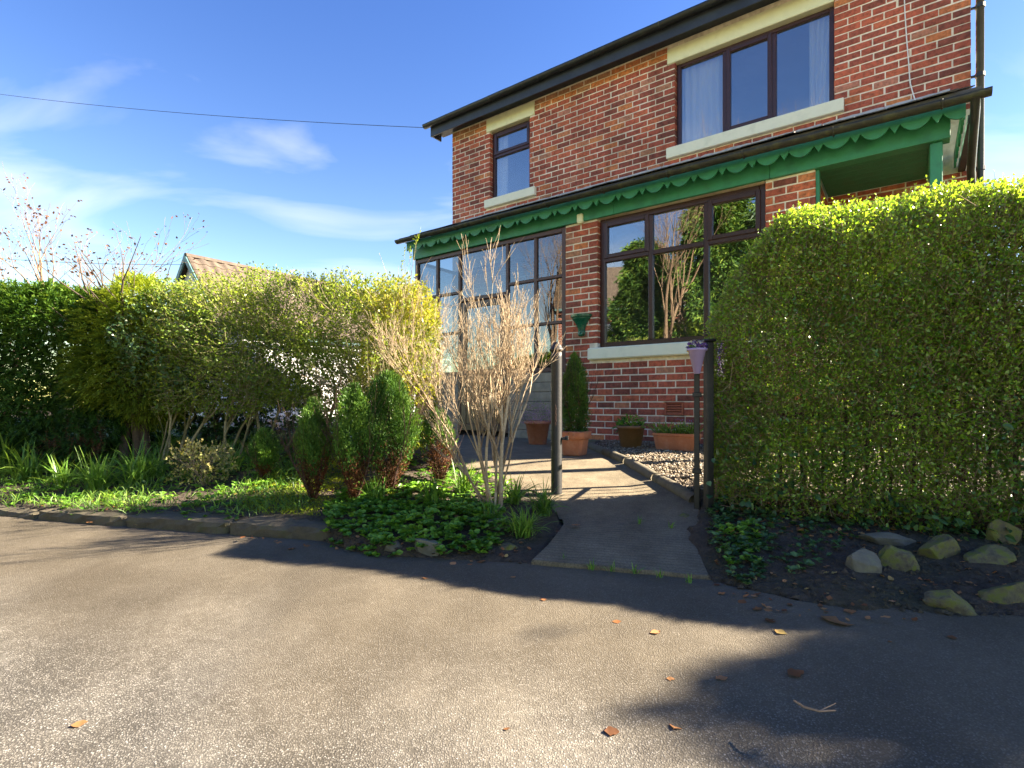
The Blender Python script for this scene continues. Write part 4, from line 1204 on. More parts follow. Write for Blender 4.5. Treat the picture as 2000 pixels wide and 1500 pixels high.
# young shoots standing out of the top
k = rng.choice(np.where(P[:, 2] > 1.72)[0], 900)
sp_ = Pw[k]; du = np.column_stack([rng.normal(size=900) * .25, rng.normal(size=900) * .25, np.ones(900)])
ln = rng.uniform(.03, .10, 900)
sticks(tm, sp_, sp_ + unit(du) * ln[:, None], .0012, .0006, 3)
for f in (.45, .7, .95):
    for _ in range(3): leaves(lm, sp_ + unit(du) * ln[:, None] * f, du * .8 + rng.normal(size=(900, 3)) * .6, .017, .008, .2, rng.uniform(.6, 1, 900))
tag(tm.build('twigs', M['bark_privet'], hedge, base), kind='stuff')
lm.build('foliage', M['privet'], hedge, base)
# inner stems
segs = []
for i in range(34):
    a = (i + random.uniform(.1, .9)) / 34 * LEN; b_ = random.uniform(.22, .56)
    p = (HA[0] + hd[0] * a + hn[0] * b_, HA[1] + hd[1] * a + hn[1] * b_)
    grow(segs, (p[0], p[1], G1(*p) - .03), (random.gauss(0, .15), random.gauss(0, .15), 1), random.uniform(.5, .75), random.uniform(.008, .015), 3, .55, (2, 4), 4, .22, .12, (.55, .8), None, .0013)
# criss-crossing fine twigs near the front
nn = 5200
aa = rng.random((nn, 3)) * np.array([LEN, .5, 1.75]); aa[:, 1] = aa[:, 1] ** 1.4 + .03; aa[:, 2] += .05
p0 = hw(aa); dv = rng.normal(size=(nn, 3)) * np.array([1, .5, .8]); dv[:, 2] += .35; dv = unit(dv)
ll = rng.uniform(.08, .28, nn)[:, None]
for q0, q1, rr in zip(p0, p0 + dv * ll, rng.uniform(.0011, .0026, nn)): segs.append((q0, q1, rr, rr * .6))
def in_hedge(q):
    r_ = np.array([q[0] - HA[0], q[1] - HA[1]]); a_ = r_ @ hd; b_ = r_ @ hn; z_ = q[2] - zg
    return a_ > .04 and .02 < b_ < .80 and z_ < hz1 - .10 - .72 * max(0, (.78 - a_) / .78) ** 2
segs = [q for q in segs if in_hedge(q[0]) and in_hedge(q[1])]
seg_mesh(segs, 'stems', M['bark_privet'], hedge, base, 4)

# iron railing half buried in the hedge
t = thing('iron_railing', 'rusty iron railing half buried in the foot of the clipped hedge', 'railing', (HA[0], HA[1], .1), math.atan2(hd[1], hd[0]))
for i in range(24):
    mb = MB(); mb.box((.42 + i * .115, .16, -.06), (.435 + i * .115, .175, .72)); mb.build('bar', M['rust'], t)
for z in (.06, .66):
    mb = MB(); mb.box((.40, .158, z), (3.1, .177, z + .03)); mb.build('rail', M['rust'], t)

def blob_shrub(name, label, cat, centre, half, r, n, seed, leafm, twigm, L, W, per=4, tl=.1, dens=.10, inner=.12, low=None, group=None, stems=None, rn=.5, updir=.5, nz_amp=.05, spread=.8, droop=.1, dirfn=None, crown='crown', trunk='stems'):
    g = np.random.default_rng(seed)
    half = np.array(half, float); c = np.array(centre, float)
    P = g.random((n, 3)) * half * 2.3 - half * 1.15
    d = sdf_box(P, half, r) + vnoise(P + c, 4.5, seed) * nz_amp + vnoise(P + c, 11, seed + 3) * nz_amp * .5
    pr = np.exp(np.minimum(d, 0) / dens) + inner
    if low is not None: pr *= np.interp(P[:, 2] + c[2], low[0], low[1])
    pr *= np.clip(.7 + .7 * vnoise(P + c, 6.5, seed + 9), .15, 1.3)
    P = P[(d < 0) & (g.random(n) < pr)]
    D = unit(P / half) + np.array([0, 0, updir]) + g.normal(size=(len(P), 3)) * .5
    if dirfn: D = dirfn(P, D)
    b0 = (c[0], c[1], G1(c[0], c[1]))
    t = thing(name, label, cat, b0, 0, group)
    lm, tm = MB(), MB()
    sprigs(P + c, D, per, L, W, lm, tm, tl, .0013, spread, rnd=np.clip(rn + .35 * (P[:, 2] / half[2]) * .6 + g.normal(size=len(P)) * .15, 0, 1), droop=droop)
    lm.build(crown, leafm, t, b0)
    if stems: segs = stems
    else: segs = []
    tag(tm.build('twigs', twigm, t, b0), kind='stuff')
    if segs: seg_mesh(segs, trunk, twigm, t, b0)
    return t, P + c

def stems_for(c, spread, n, length, r, levels=3, z0=None, sp=.5, up=.15):
    segs = []
    for i in range(n):
        a = random.uniform(0, 6.28); q = random.uniform(0, 1) ** .5
        x, y = c[0] + math.cos(a) * spread[0] * q, c[1] + math.sin(a) * spread[1] * q
        grow(segs, (x, y, G1(x, y) - .03), (random.gauss(0, .22), random.gauss(0, .22), 1), length * random.uniform(.8, 1.2), r * random.uniform(.7, 1.2), levels, sp, (2, 4), 4, up, .14, (.55, .8), None, .0014)
    return segs

# ---- open privet hedge on the left, trunks showing below
random.seed(11)
pc = (-2.12, 5.28, 1.42)
blob_shrub('open_privet_hedge', 'loose thin leaved privet hedge with bare trunks showing, left of the yellow shrub', 'hedge', pc, (1.25, .42, .64), .22, 36000, 31, M['privet_thin'], M['bark_green'], .029, .015, 4, .13, .5, .25, group=None,
           stems=stems_for((-2.12, 5.28), (1.1, .22), 15, .66, .017, 2, sp=.5), rn=.5, nz_amp=.10)
# ---- blue-green rounded shrub
blob_shrub('evergreen_shrub', 'rounded blue green shrub between the dark conifer and the thin privet hedge', 'shrub', (-3.35, 5.22, 1.42), (.42, .38, .52), .3, 7000, 32, M['holly'], M['bark_green'], .036, .020, 5, .1, .09, .1,
           stems=stems_for((-3.35, 5.25), (.2, .15), 6, .7, .014, 2), rn=.5, nz_amp=.08)
# dark ivy behind the trunks
blob_shrub('dark_evergreen', 'dark ivy covered evergreen behind the bare hedge trunks', 'shrub', (-3.0, 5.95, 1.1), (.75, .25, .62), .2, 9000, 35, M['ivy'], M['bark_dark'], .045, .032, 4, .1, .12, .2, stems=stems_for((-3.0, 5.95), (.5, .1), 6, .5, .012, 1), rn=.4)

# ---- conifer hedge: overlapping feathery sprays
def conifer(name, label, c, half, r, n, seed, mat, L=.075, group=None, top=None, fan=10, cat='hedge', low=None, rn=.35, trunkr=.05, dens=.085):
    g = np.random.default_rng(seed); half = np.array(half, float); c = np.array(c, float)
    P = g.random((n, 3)) * half * 2.3 - half * 1.15
    nse = vnoise(P + c, 3.2, seed) * .10 + vnoise(P + c, 8, seed + 2) * .05
    d = sdf_box(P, half, r) + nse
    pr = np.exp(np.minimum(d, 0) / dens) + .06
    if low is not None: pr = pr * np.interp(P[:, 2] + c[2], low[0], low[1])
    P = P[(d < 0) & (g.random(n) < pr)]
    out = unit(P / half * np.array([1, 1, .6]))
    D = unit(out + g.normal(size=(len(P), 3)) * .35 + np.array([0, 0, .15]))
    up = np.array([0, 0, 1.0])
    A = unit(np.cross(D, up + g.normal(size=(len(P), 3)) * .55))
    b0 = (c[0], c[1], G1(c[0], c[1])); t = thing(name, label, cat, b0, 0, group)
    lm = MB(); SLn = g.uniform(.10, .19, len(P))
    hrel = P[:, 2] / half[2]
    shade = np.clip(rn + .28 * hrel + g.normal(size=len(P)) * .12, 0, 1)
    for j in range(fan):
        tt = j / (fan - 1); side = 1 if j % 2 else -1
        base_ = P + c + D * (SLn * tt * .8)[:, None] - np.array([0, 0, 1]) * (SLn * tt * tt * .25)[:, None]
        dd = D * (.75 + .4 * tt) + A * side * (.85 * (1 - tt * .7)) + np.array([0, 0, -.18 * tt]) + g.normal(size=(len(P), 3)) * .12
        ll = L * (1.05 - .55 * tt) * g.uniform(.7, 1.2, len(P))
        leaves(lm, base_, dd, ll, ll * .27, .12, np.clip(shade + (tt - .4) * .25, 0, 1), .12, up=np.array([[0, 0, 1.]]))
    lm.build('foliage', mat, t, b0)
    segs = []
    for i in range(3):
        x, y = c[0] + random.gauss(0, half[0] * .4), c[1] + random.gauss(0, half[1] * .2)
        grow(segs, (x, y, G1(x, y) - .03), (random.gauss(0, .1), random.gauss(0, .1), 1), (c[2] + half[2] - G1(x, y)) * .6, trunkr, 2, .9, (3, 5), 5, .1, .08)
    seg_mesh(segs, 'trunk', M['bark_dark'], t, b0)
    return t
conifer('conifer_hedge', 'dense dark green conifer hedge at the far left of the garden', (-5.75, 5.75, 1.02), (1.85, .60, .92), .35, 150000, 41, M['cypress'], low=([.3, .5, .8, 1.2], [.35, .7, 1, 1]))
conifer('conifer_hedge', 'golden green conifer between the dark conifer hedge and the rounded shrub', (-3.75, 5.45, 1.38), (.55, .42, .62), .35, 20000, 42, M['golden_cypress'], .06)

# ---- golden shrub behind the bare one
blob_shrub('golden_shrub', 'yellow leaved privet shrub behind the row of small conifers', 'shrub', (-1.02, 4.75, 1.16), (.36, .32, .68), .25, 13000, 36, M['golden'], M['bark_pale'], .034, .017, 5, .12, .12, .2,
           stems=stems_for((-1.02, 4.75), (.15, .12), 9, .62, .010, 3), rn=.4, nz_amp=.14)
# arching twiggy shrub, thin leaves, leaning over it
random.seed(5)
segs = []; tips = []
for i in range(2):
    grow(segs, (-1.0 + random.gauss(0, .08), 4.45 + random.gauss(0, .06), .24), (random.gauss(-.22, .3), random.gauss(0, .15), 1), random.uniform(.7, .95), .008, 3, .45, (2, 3), 5, .12, .10, (.5, .7), tips)
M_arch = M['bark_green']
b0 = (-1.0, 4.45, .25); t = thing('arching_shrub', 'thin arching shrub with long bare shoots in front of the yellow shrub', 'shrub', b0)
seg_mesh(segs, 'stems', M_arch, t, b0)
tp = np.array([q[0] for q in tips]); td = np.array([q[1] for q in tips]); lm = MB()
for _ in range(8): leaves(lm, tp - td * rng.uniform(0, .08, (len(tp), 1)), td + rng.normal(size=tp.shape) * .6, .024, .010, .2, rng.uniform(.3, 1, len(tp)))
lm.build('foliage', M['privet_thin'], t, b0)

# ---- bare pale shrub by the gate
random.seed(23)
segs = []
bx, by = -.125, 3.62; bz = G1(bx, by)
main = [((.02, 0, 1), .86, .017), ((-.16, .05, 1), .84, .013), ((.20, -.03, 1), .84, .012), ((-.32, .1, 1), .76, .010), ((.10, .15, 1), .80, .011), ((-.44, -.05, 1), .68, .009), ((.26, .1, 1), .68, .008), ((-.56, .1, 1), .58, .008), ((-.08, -.12, 1), .78, .010)]
for d_, l_, r_ in main:
    grow(segs, (bx + random.gauss(0, .02), by + random.gauss(0, .02), bz - .02), d_, l_ * .93, r_ * 1.0, 4, .42, (2, 4), 5, .20, .11, (.46, .70), None, .0014)
b0 = (bx, by, bz)
t = thing('bare_shrub', 'leafless pale twiggy shrub beside the black gate post', 'shrub', b0)
print('bare segs', len(segs))
big = [s for s in segs if s[2] > .0055]; small = [s for s in segs if s[2] <= .0055]
seg_mesh(big, 'stems', M['bark_pale'], t, b0); seg_mesh(small, 'twigs', M['bark_pale'], t, b0)

# ---- row of small conifers, green above and brown below
def dwarf(label, x, y, h, w, seed, brown=.45, name='dwarf_conifer', matg='dwarf', group='small conifers in the bed', loc_z=None, foot=.35, taper=.5, shape=None):
    g = np.random.default_rng(seed); z = G1(x, y) if loc_z is None else loc_z
    t = thing(name, label, 'conifer', (x, y, z), 0, group)
    n = int(6500 * (h / .7) * (w / .16) ** .8)
    u = g.random(n) ** .85; ang = g.random(n) * 6.283
    prof = np.interp(u, [0, .12, .35, .6, .82, .95, 1], [foot * .45, foot, .80, 1.0, .80, .42, .06] if shape is None else shape) * w
    prof = prof * (1 + .20 * np.sin(ang * 3 + seed + u * 4) + .16 * np.sin(ang * 7 + u * 13 + seed)) * (1 + .22 * (g.random(n) - .35))
    rr = prof * (1 - .55 * g.random(n) ** 2.2)
    P = np.column_stack([np.cos(ang) * rr, np.sin(ang) * rr, u * h * .95 + .02 + h * .07 * np.sin(ang * 4 + seed * 2) * u])
    D = np.column_stack([np.cos(ang) * .45, np.sin(ang) * .45, np.ones(n) * .95]) + g.normal(size=(n, 3)) * .35
    br = u + g.normal(size=n) * .08 + .06 * np.sin(ang * 2 + seed) < brown
    lg, lb = MB(), MB()
    for sel, mbx, per in ((~br, lg, 3), (br, lb, 1)):
        for _ in range(per):
            k = sel.sum(); f = g.uniform(.6, 1.2, k)
            leaves(mbx, P[sel] + g.normal(size=(k, 3)) * .008, D[sel] + g.normal(size=(k, 3)) * .4, .026 * f, .0075 * f, .15, np.clip(.25 + .5 * u[sel] + .25 * (rr[sel] / (prof[sel] + 1e-6) - .8) + g.normal(size=k) * .15, 0, 1))
    lg.build('foliage', M[matg], t)
    if br.any(): lb.build('dead_foliage', M['dead'], t)
    segs = []
    for i in range(8):
        a = g.random() * 6.28
        grow(segs, (0.01 * math.cos(a), .01 * math.sin(a), -.02), (.35 * math.cos(a) * w / .16, .35 * math.sin(a) * w / .16, 1), h * .5, .006, 2, .4, (2, 3), 4, .2, .08)
    seg_mesh(segs, 'stems', M['rust'], t)
    return t
for (x_, yb, yt, wpx, zz_, lb_, sd, br) in ((612, 962, 772, 38, .20, 'small conifer with brown base, leftmost of the tall four in the row', 61, .42), (692, 968, 748, 42, .20, 'small conifer with brown base, second from the left in the row of four', 62, .40),
        (760, 962, 735, 60, .20, 'widest and tallest small conifer in the row, third of four', 63, .36), (858, 945, 805, 34, .21, 'small brown based conifer partly hidden behind the bare shrub', 64, .62)):
    X_, Y_, _ = px(x_, yb, zz_); zb_ = G1(X_, Y_)
    dwarf(lb_, X_, Y_, (yb - yt) / F * Y_, wpx / F * Y_ * .80, sd, br)
X_, Y_, _ = px(516, 940, .20); dwarf('tiny dark stubby conifer in the moss left of the conifer row', X_, Y_, 92 / F * Y_, 25 / F * Y_, 65, .30, foot=.3)

# ---- strap leaved clumps
def strap(label, x, y, n, L, W, seed, group='strap leaved clumps in the beds', mat='strap', arch=1.0, z=None, rn=.5):
    g = np.random.default_rng(seed); z = G1(x, y) if z is None else z
    mb = MB(); K = 6
    ang = g.random(n) * 6.283; lean = g.uniform(.15, 1.0, n); ll = L * g.uniform(.6, 1.15, n); ww = W * g.uniform(.7, 1.2, n)
    hx, hy = np.cos(ang), np.sin(ang); px_, py_ = -hy, hx
    bx_ = g.normal(size=n) * L * .10; by_ = g.normal(size=n) * L * .10
    rows = []
    tt = np.linspace(0, 1, K)
    th0 = np.pi / 2 - lean * .45; cur = np.stack([bx_, by_, np.zeros(n)], 1); pts = [cur.copy()]
    for k in range(1, K):
        th = th0 - lean * arch * 1.7 * (tt[k] ** 1.3)
        st_ = ll / (K - 1)
        cur = cur + np.stack([hx * np.cos(th) * st_, hy * np.cos(th) * st_, np.sin(th) * st_], 1); pts.append(cur.copy())
    V = []
    wprof = [.55, .9, 1.0, .85, .55, .06]
    tw = g.normal(size=n) * .5
    for k in range(K):
        w_ = (ww * wprof[k] * .5)[:, None]
        sd_ = np.stack([px_, py_, tw * .6], 1)
        V += [pts[k] - sd_ * w_, pts[k] + np.array([0, 0, -.15]) * w_, pts[k] + sd_ * w_]
    V = np.stack(V, 1)
    V[:, :, 2] = np.maximum(V[:, :, 2], .004)
    Fq = []
    b = np.arange(n)[:, None] * (3 * K)
    for k in range(K - 1):
        for j in range(2):
            a = k * 3 + j; Fq.append(b + np.array([[a, a + 1, a + 4, a + 3]]))
    mb.add(V.reshape(-1, 3), np.concatenate(Fq), np.repeat(np.clip(rn + g.normal(size=n) * .22, 0, 1), 3 * K))
    o = mb.build('strap_leaf_plant', M[mat], None, smooth=True); o.location = (x, y, z - .005)
    return tag(o, label, 'plant', group)
for i, (xp, yp, zp, n, L, W, lb_) in enumerate((
    (55, 940, .14, 110, .40, .013, 'arching strap leaved clump at the left end of the bed'),
    (8, 925, .18, 60, .55, .016, 'tall strap leaved clump at the left picture edge'),
    (192, 958, .13, 130, .36, .012, 'full strap leaved clump behind the left part of the kerb'),
    (262, 950, .14, 60, .42, .013, 'upright strap leaved clump left of the variegated shrub'),
    (300, 935, .18, 50, .33, .013, 'strap leaved clump just left of the variegated shrub'),
    (372, 872, .30, 60, .35, .014, 'strap leaved clump under the hedge above the variegated shrub'),
    (425, 872, .32, 60, .35, .014, 'strap leaved clump under the hedge beside the bare trunks'),
    (455, 925, .22, 70, .28, .012, 'strap leaved clump between variegated shrub and tiny conifer'),
    (262, 880, .30, 50, .30, .013, 'strap leaved clump in shade below the golden conifer'),
    (735, 985, .15, 60, .22, .010, 'short strap leaved clump at the foot of the tallest conifer'),
    (845, 985, .15, 60, .24, .012, 'strap leaved clump between the ground cover and the bare shrub'),
    (905, 960, .17, 55, .26, .011, 'strap leaved clump left behind the bare shrub trunk'),
    (1005, 985, .13, 60, .24, .011, 'bright strap leaved clump right of the bare shrub trunk'),
    (1062, 1010, .10, 110, .24, .010, 'bright strap leaved clump against the left gate post'),
    (120, 950, .14, 80, .30, .012, 'strap leaved clump between the two fullest clumps at the left'),
    (330, 905, .24, 60, .30, .013, 'strap leaved clump behind the variegated shrub'),
    (500, 900, .28, 50, .26, .012, 'strap leaved clump behind the tiny dark conifer'),
    (665, 900, .26, 45, .24, .011, 'strap leaved clump between the first two conifers of the row'),
    (955, 1015, .12, 45, .20, .010, 'small strap leaved clump left of the bare shrub foot'),
    (1022, 1052, .05, 120, .21, .009, 'low arching strap leaved clump at the front corner by the slab'))):
    X_, Y_, _ = px(xp, yp, zp); strap(lb_, X_, Y_, n, L, W, 100 + i)

# ---- variegated low shrub, dead brown plant
X_, Y_, _ = px(378, 955, .15)
blob_shrub('variegated_shrub', 'low cream and yellow variegated shrub near the kerb', 'shrub', (X_, Y_ + .1, G1(X_, Y_) + .17), (.24, .2, .18), .12, 1500, 51, M['varieg'], M['bark_pale'], .026, .017, 4, .06, .07, .2, stems=stems_for((X_, Y_ + .1), (.08, .06), 7, .16, .004, 2), rn=.5, nz_amp=.04)
random.seed(9); segs = []
X_, Y_, _ = px(150, 915, .22)
for i in range(16): grow(segs, (X_ + random.gauss(0, .12), Y_ + random.gauss(0, .08), G1(X_, Y_) - .01), (random.gauss(0, .4), random.gauss(0, .3), 1), random.uniform(.16, .26), .004, 2, .5, (2, 3), 4, .1, .12)
b0 = (X_, Y_, G1(X_, Y_)); t = thing('withered_plant', 'brown withered perennial stems in front of the conifer hedge', 'plant', b0)
seg_mesh(segs, 'stems', M['rust'], t, b0)
lm = MB(); a = np.array([s[1] for s in segs]); leaves(lm, a, rng.normal(size=a.shape), .018, .007, .2); lm.build('dead_foliage', M['dead'], t, b0)

# ---- ground cover in front of the bare shrub, ivy on the bank, moss and weeds
def cover_patch(name, label, poly, n, L, W, mat, seed, h=(.02, .09), per=6, rosette=True, cat='ground cover', hole=None):
    g = np.random.default_rng(seed); poly = np.array(poly)
    q = g.random((n * 3, 2)) * (poly.max(0) - poly.min(0)) + poly.min(0)
    q = q[inside([tuple(p) for p in poly], q[:, 0], q[:, 1])][:n]
    z = gz(q[:, 0], q[:, 1]) + g.uniform(h[0], h[1], len(q)) * (.6 + .5 * vnoise(np.column_stack([q, 0 * q[:, 0]]), 6, seed))
    P = np.column_stack([q, z]); mb = MB()
    r_ = g.random(len(q))
    for j in range(per):
        a = g.random(len(q)) * 6.28
        D = np.column_stack([np.cos(a), np.sin(a), g.uniform(.1, .9, len(q))])
        f = g.uniform(.5, 1.2, len(q))
        leaves(mb, P, D, L * f, W * f, .12, np.clip(r_ * .6 + g.random(len(q)) * .4, 0, 1), .15, 6, up=np.array([[0, 0, 1.]]))
    b0 = (q[:, 0].mean(), q[:, 1].mean(), 0.0)
    o = mb.build(name, M[mat], None, b0); o.location = b0
    return tag(o, label, cat, kind='stuff')
def pxy(pts, z): return [px(a, b_, z)[:2] for a, b_ in pts]
cover_patch('ground_cover', 'bright green round leaved ground cover spilling over the bed edge', pxy([(640, 1000), (700, 985), (860, 985), (960, 1010), (1010, 1040), (930, 1068), (800, 1062), (660, 1058), (632, 1030)], .08), 900, .040, .030, 'cover', 71, (.02, .09), 7)
cover_patch('ground_cover', 'mixed low green weeds under the left hedge', pxy([(0, 935), (130, 905), (380, 880), (600, 880), (640, 900), (600, 930), (470, 985), (300, 985), (130, 975), (0, 955)], .2), 1500, .042, .022, 'cover', 72, (.0, .06), 5)
cover_patch('ground_cover', 'dark ivy carpet under the left hedge', pxy([(150, 880), (330, 862), (640, 855), (700, 880), (640, 905), (400, 905), (200, 915)], .33), 1100, .045, .036, 'ivy', 73, (.0, .07), 4)
cover_patch('ground_cover', 'light green weeds between conifers and bare shrub', pxy([(780, 940), (960, 930), (1010, 945), (1000, 985), (880, 1000), (760, 985)], .16), 520, .045, .018, 'cover', 74, (.0, .07), 5)
cover_patch('ivy', 'small ivy and creeping buttercup on the dark bank by the slab', pxy([(1385, 1000), (1480, 1010), (1520, 1060), (1490, 1120), (1440, 1130), (1385, 1075)], .06), 330, .032, .024, 'ivy', 75, (.005, .05), 5)
cover_patch('ivy', 'sparse ivy trailing across the bank below the hedge', pxy([(1500, 1015), (1960, 1030), (1990, 1075), (1700, 1060), (1560, 1130), (1500, 1100)], .07), 300, .034, .026, 'ivy', 76, (.0, .04), 4)
cover_patch('ivy', 'bright buttercup leaves on the bank beside the slab', pxy([(1400, 1060), (1480, 1055), (1490, 1110), (1420, 1110)], .05), 70, .034, .026, 'cover', 77, (.01, .05), 5)
# ivy climbing in the hedge foot
g = np.random.default_rng(78); nI = 900
aa = np.column_stack([g.random(nI) * 3.2, g.uniform(-.05, .12, nI), g.random(nI) ** 2 * .45])
aa[:, 2] *= np.clip(.8 + vnoise(aa, 5, 3), .1, 1.5)
Pi = hw(aa); Di = np.column_stack([g.normal(size=nI) * .6 - .3, -np.ones(nI), g.uniform(-.6, .3, nI)])
mb = MB(); leaves(mb, Pi, Di, g.uniform(.03, .055, nI), g.uniform(.026, .045, nI), .1, None, .2, 6)
b0 = tuple(Pi.mean(0) * np.array([1, 1, 0])); o = mb.build('ivy', M['ivy'], None, b0); o.location = b0; tag(o, 'dark ivy climbing through the foot of the clipped hedge', 'ivy', kind='stuff')
# rough grass in the left bed
g = np.random.default_rng(84); gp_ = pxy([(0, 962), (0, 925), (160, 910), (420, 900), (560, 900), (640, 930), (600, 985), (480, 990), (300, 985), (120, 972)], .16); A_ = np.array(gp_)
q = g.random((26000, 2)) * (A_.max(0) - A_.min(0)) + A_.min(0); q = q[inside(gp_, q[:, 0], q[:, 1])][:9000]
q = q[vnoise(np.column_stack([q, 0 * q[:, 0]]), 5, 8) + g.normal(size=len(q)) * .3 > -.15]
mb = MB(); leaves(mb, np.column_stack([q, gz(q[:, 0], q[:, 1])]), np.column_stack([g.normal(size=len(q)) * .5, g.normal(size=len(q)) * .5, np.ones(len(q))]), g.uniform(.05, .15, len(q)), .006, .15, None, .3, 6)
b0 = (q[:, 0].mean(), q[:, 1].mean(), 0.); o = mb.build('grass', M['strap'], None, b0); o.location = b0; tag(o, 'rough bright grass along the kerb of the left bed', 'grass', kind='stuff')
# moss cushions
mp_ = pxy([(480, 965), (545, 925), (610, 905), (690, 935), (775, 950), (770, 985), (690, 990), (620, 992), (500, 985), (470, 978)], .16)
g = np.random.default_rng(79); A_ = np.array(mp_); q = g.random((42000, 2)) * (A_.max(0) - A_.min(0)) + A_.min(0); q = q[inside(mp_, q[:, 0], q[:, 1])][:20000]
q = q[vnoise(np.column_stack([q, 0 * q[:, 0]]), 9, 4) + g.normal(size=len(q)) * .3 > -.35]
hm = .012 + .016 * (1 + vnoise(np.column_stack([q, 0 * q[:, 0]]), 14, 2)) * .5
Pm = np.column_stack([q, gz(q[:, 0], q[:, 1]) + hm * g.random(len(q))])
mb = MB(); leaves(mb, Pm, g.normal(size=(len(q), 3)) * .7 + np.array([0, 0, .8]), .016, .006, .2, np.clip(.5 + .4 * vnoise(Pm, 8, 1) + g.normal(size=len(q)) * .15, 0, 1))
b0 = (q[:, 0].mean(), q[:, 1].mean(), 0.); o = mb.build('moss', M['moss'], None, b0); o.location = b0; tag(o, 'yellow green moss carpet around the small conifers', 'moss', kind='stuff')
# moss and grass blades along the slab front
for i, (xp, yp) in enumerate(((1155, 1105), (1195, 1108), (1240, 1112), (1290, 1120), (1100, 1090), (1345, 1130), (1250, 1020), (1310, 1028))):
    X_, Y_, _ = px(xp, yp, .035 if yp > 1050 else .11); strap('small grass tuft growing in the joint of the concrete slab' , X_, Y_, 14, .06, .004, 140 + i, 'grass tufts in the slab joints', 'cover', .8, z=.015 if yp > 1050 else .10)

# ---- soil crumbs on the bare banks
g = np.random.default_rng(83); crumbs = []
for poly, n_ in ((pxy([(1385, 1010), (1990, 1030), (1999, 1190), (1600, 1195), (1480, 1170), (1380, 1110)], .05), 5200), (pxy([(0, 960), (300, 900), (700, 900), (1050, 990), (1040, 1060), (640, 1040), (500, 985), (150, 975)], .15), 5200)):
    A_ = np.array(poly); q = g.random((n_ * 3, 2)) * (A_.max(0) - A_.min(0)) + A_.min(0); crumbs.append(q[inside(poly, q[:, 0], q[:, 1])][:n_])
q = np.concatenate(crumbs); mb = MB(); pebbles(mb, np.column_stack([q, gz(q[:, 0], q[:, 1])]), .003 + .017 * g.random(len(q)) ** 3, g)
b0 = (q[:, 0].mean(), q[:, 1].mean(), 0.); o = mb.build('soil_crumbs', M['soil'], None, b0); o.location = b0; tag(o, 'dark crumbly soil on the bare parts of the beds', 'soil', kind='stuff')

# ---- leaf litter
def one_leaf(size, g, curl=.25):
    """a fallen leaf with midrib fold, wavy outline and stalk"""
    K = 7; V = []; Fc = []
    wid = [.04, .30, .46, .50, .42, .24, .02]
    for i in range(K):
        t = i / (K - 1); x = (t - .5) * size
        w = wid[i] * size * (1 + g.normal() * .12) * .78
        zc = curl * size * (.5 * (t - .5) ** 2 + .02 * g.normal())
        zs = zc + curl * size * .25 * abs(g.normal()) * (.3 + wid[i])
        V += [(x, -w, zs + .002), (x, 0, zc + .002), (x, w, zs * (1 + .2 * g.normal()) + .002)]
    for i in range(K - 1):
        for j in (0, 1): a = i * 3 + j; Fc.append((a, a + 1, a + 4, a + 3))
    V += [(-.5 * size, -.004 * size * 4, .002), (-.5 * size, .004 * size * 4, .002), (-.72 * size, .03 * size, .003)]
    Fc.append((K * 3, K * 3 + 1, K * 3 + 2))
    return V, Fc
def roadz(x, y): 
    v = max(0.0, float(edge(x)) + .03 - y); return .004 - float(np.interp(v, [0, .12, .6, 1.2, 2.2, 3.2, 6], [0, .0, .045, .115, .20, .23, .10]))
g = np.random.default_rng(91)
lt = []
spots = [(1637, 1215, .085, 'large pale brown fallen leaf on the shaded tarmac below the stones', -.35), (1555, 1316, .045, 'orange brown fallen leaf in the middle of the shaded tarmac', .3), (1505, 1213, .035, None, .2), (1525, 1236, .032, None, -.8), (1410, 1326, .030, None, .1), (1320, 1420, .030, 'pinkish brown fallen leaf near the bottom edge of the picture', 1.0),
         (1195, 1430, .032, 'red brown fallen leaf at the bottom of the sunlit tarmac', 0), (1280, 1236, .032, 'tan fallen leaf on the edge of the hedge shadow', .3), (1205, 1215, .026, None, 0), (1062, 1172, .020, None, 0), (1002, 1128, .022, None, .4), (1585, 1193, .018, None, 0), (1730, 1178, .030, None, .2), (1860, 1246, .024, None, -.2), (1660, 1195, .04, None, .1), (1480, 1190, .034, None, .5), (1400, 1143, .022, None, 0), (1500, 1165, .030, None, .8), (990, 1425, .015, None, 0), (1738, 1254, .012, None, 0),
         (155, 1415, .03, 'thin pink brown fallen leaf on the sunlit tarmac at lower left', .6), (570, 1072, .035, None, .2), (545, 1042, .03, None, .3), (475, 1032, .03, None, -.4), (600, 1048, .03, None, .9), (175, 1005, .03, None, .1), (270, 1009, .03, None, .2), (60, 982, .03, None, 0), (1310, 1327, .02, None, 0), (830, 1130, .02, None, .2), (918, 1082, .02, None, .4), (885, 1080, .03, None, 1.1), (940, 1098, .035, None, .3), (1410, 1160, .026, None, .2), (1450, 1150, .03, None, .8), (1125, 1035, .04, None, .1), (1090, 1048, .03, None, .9), (1340, 1015, .02, None, 0)]
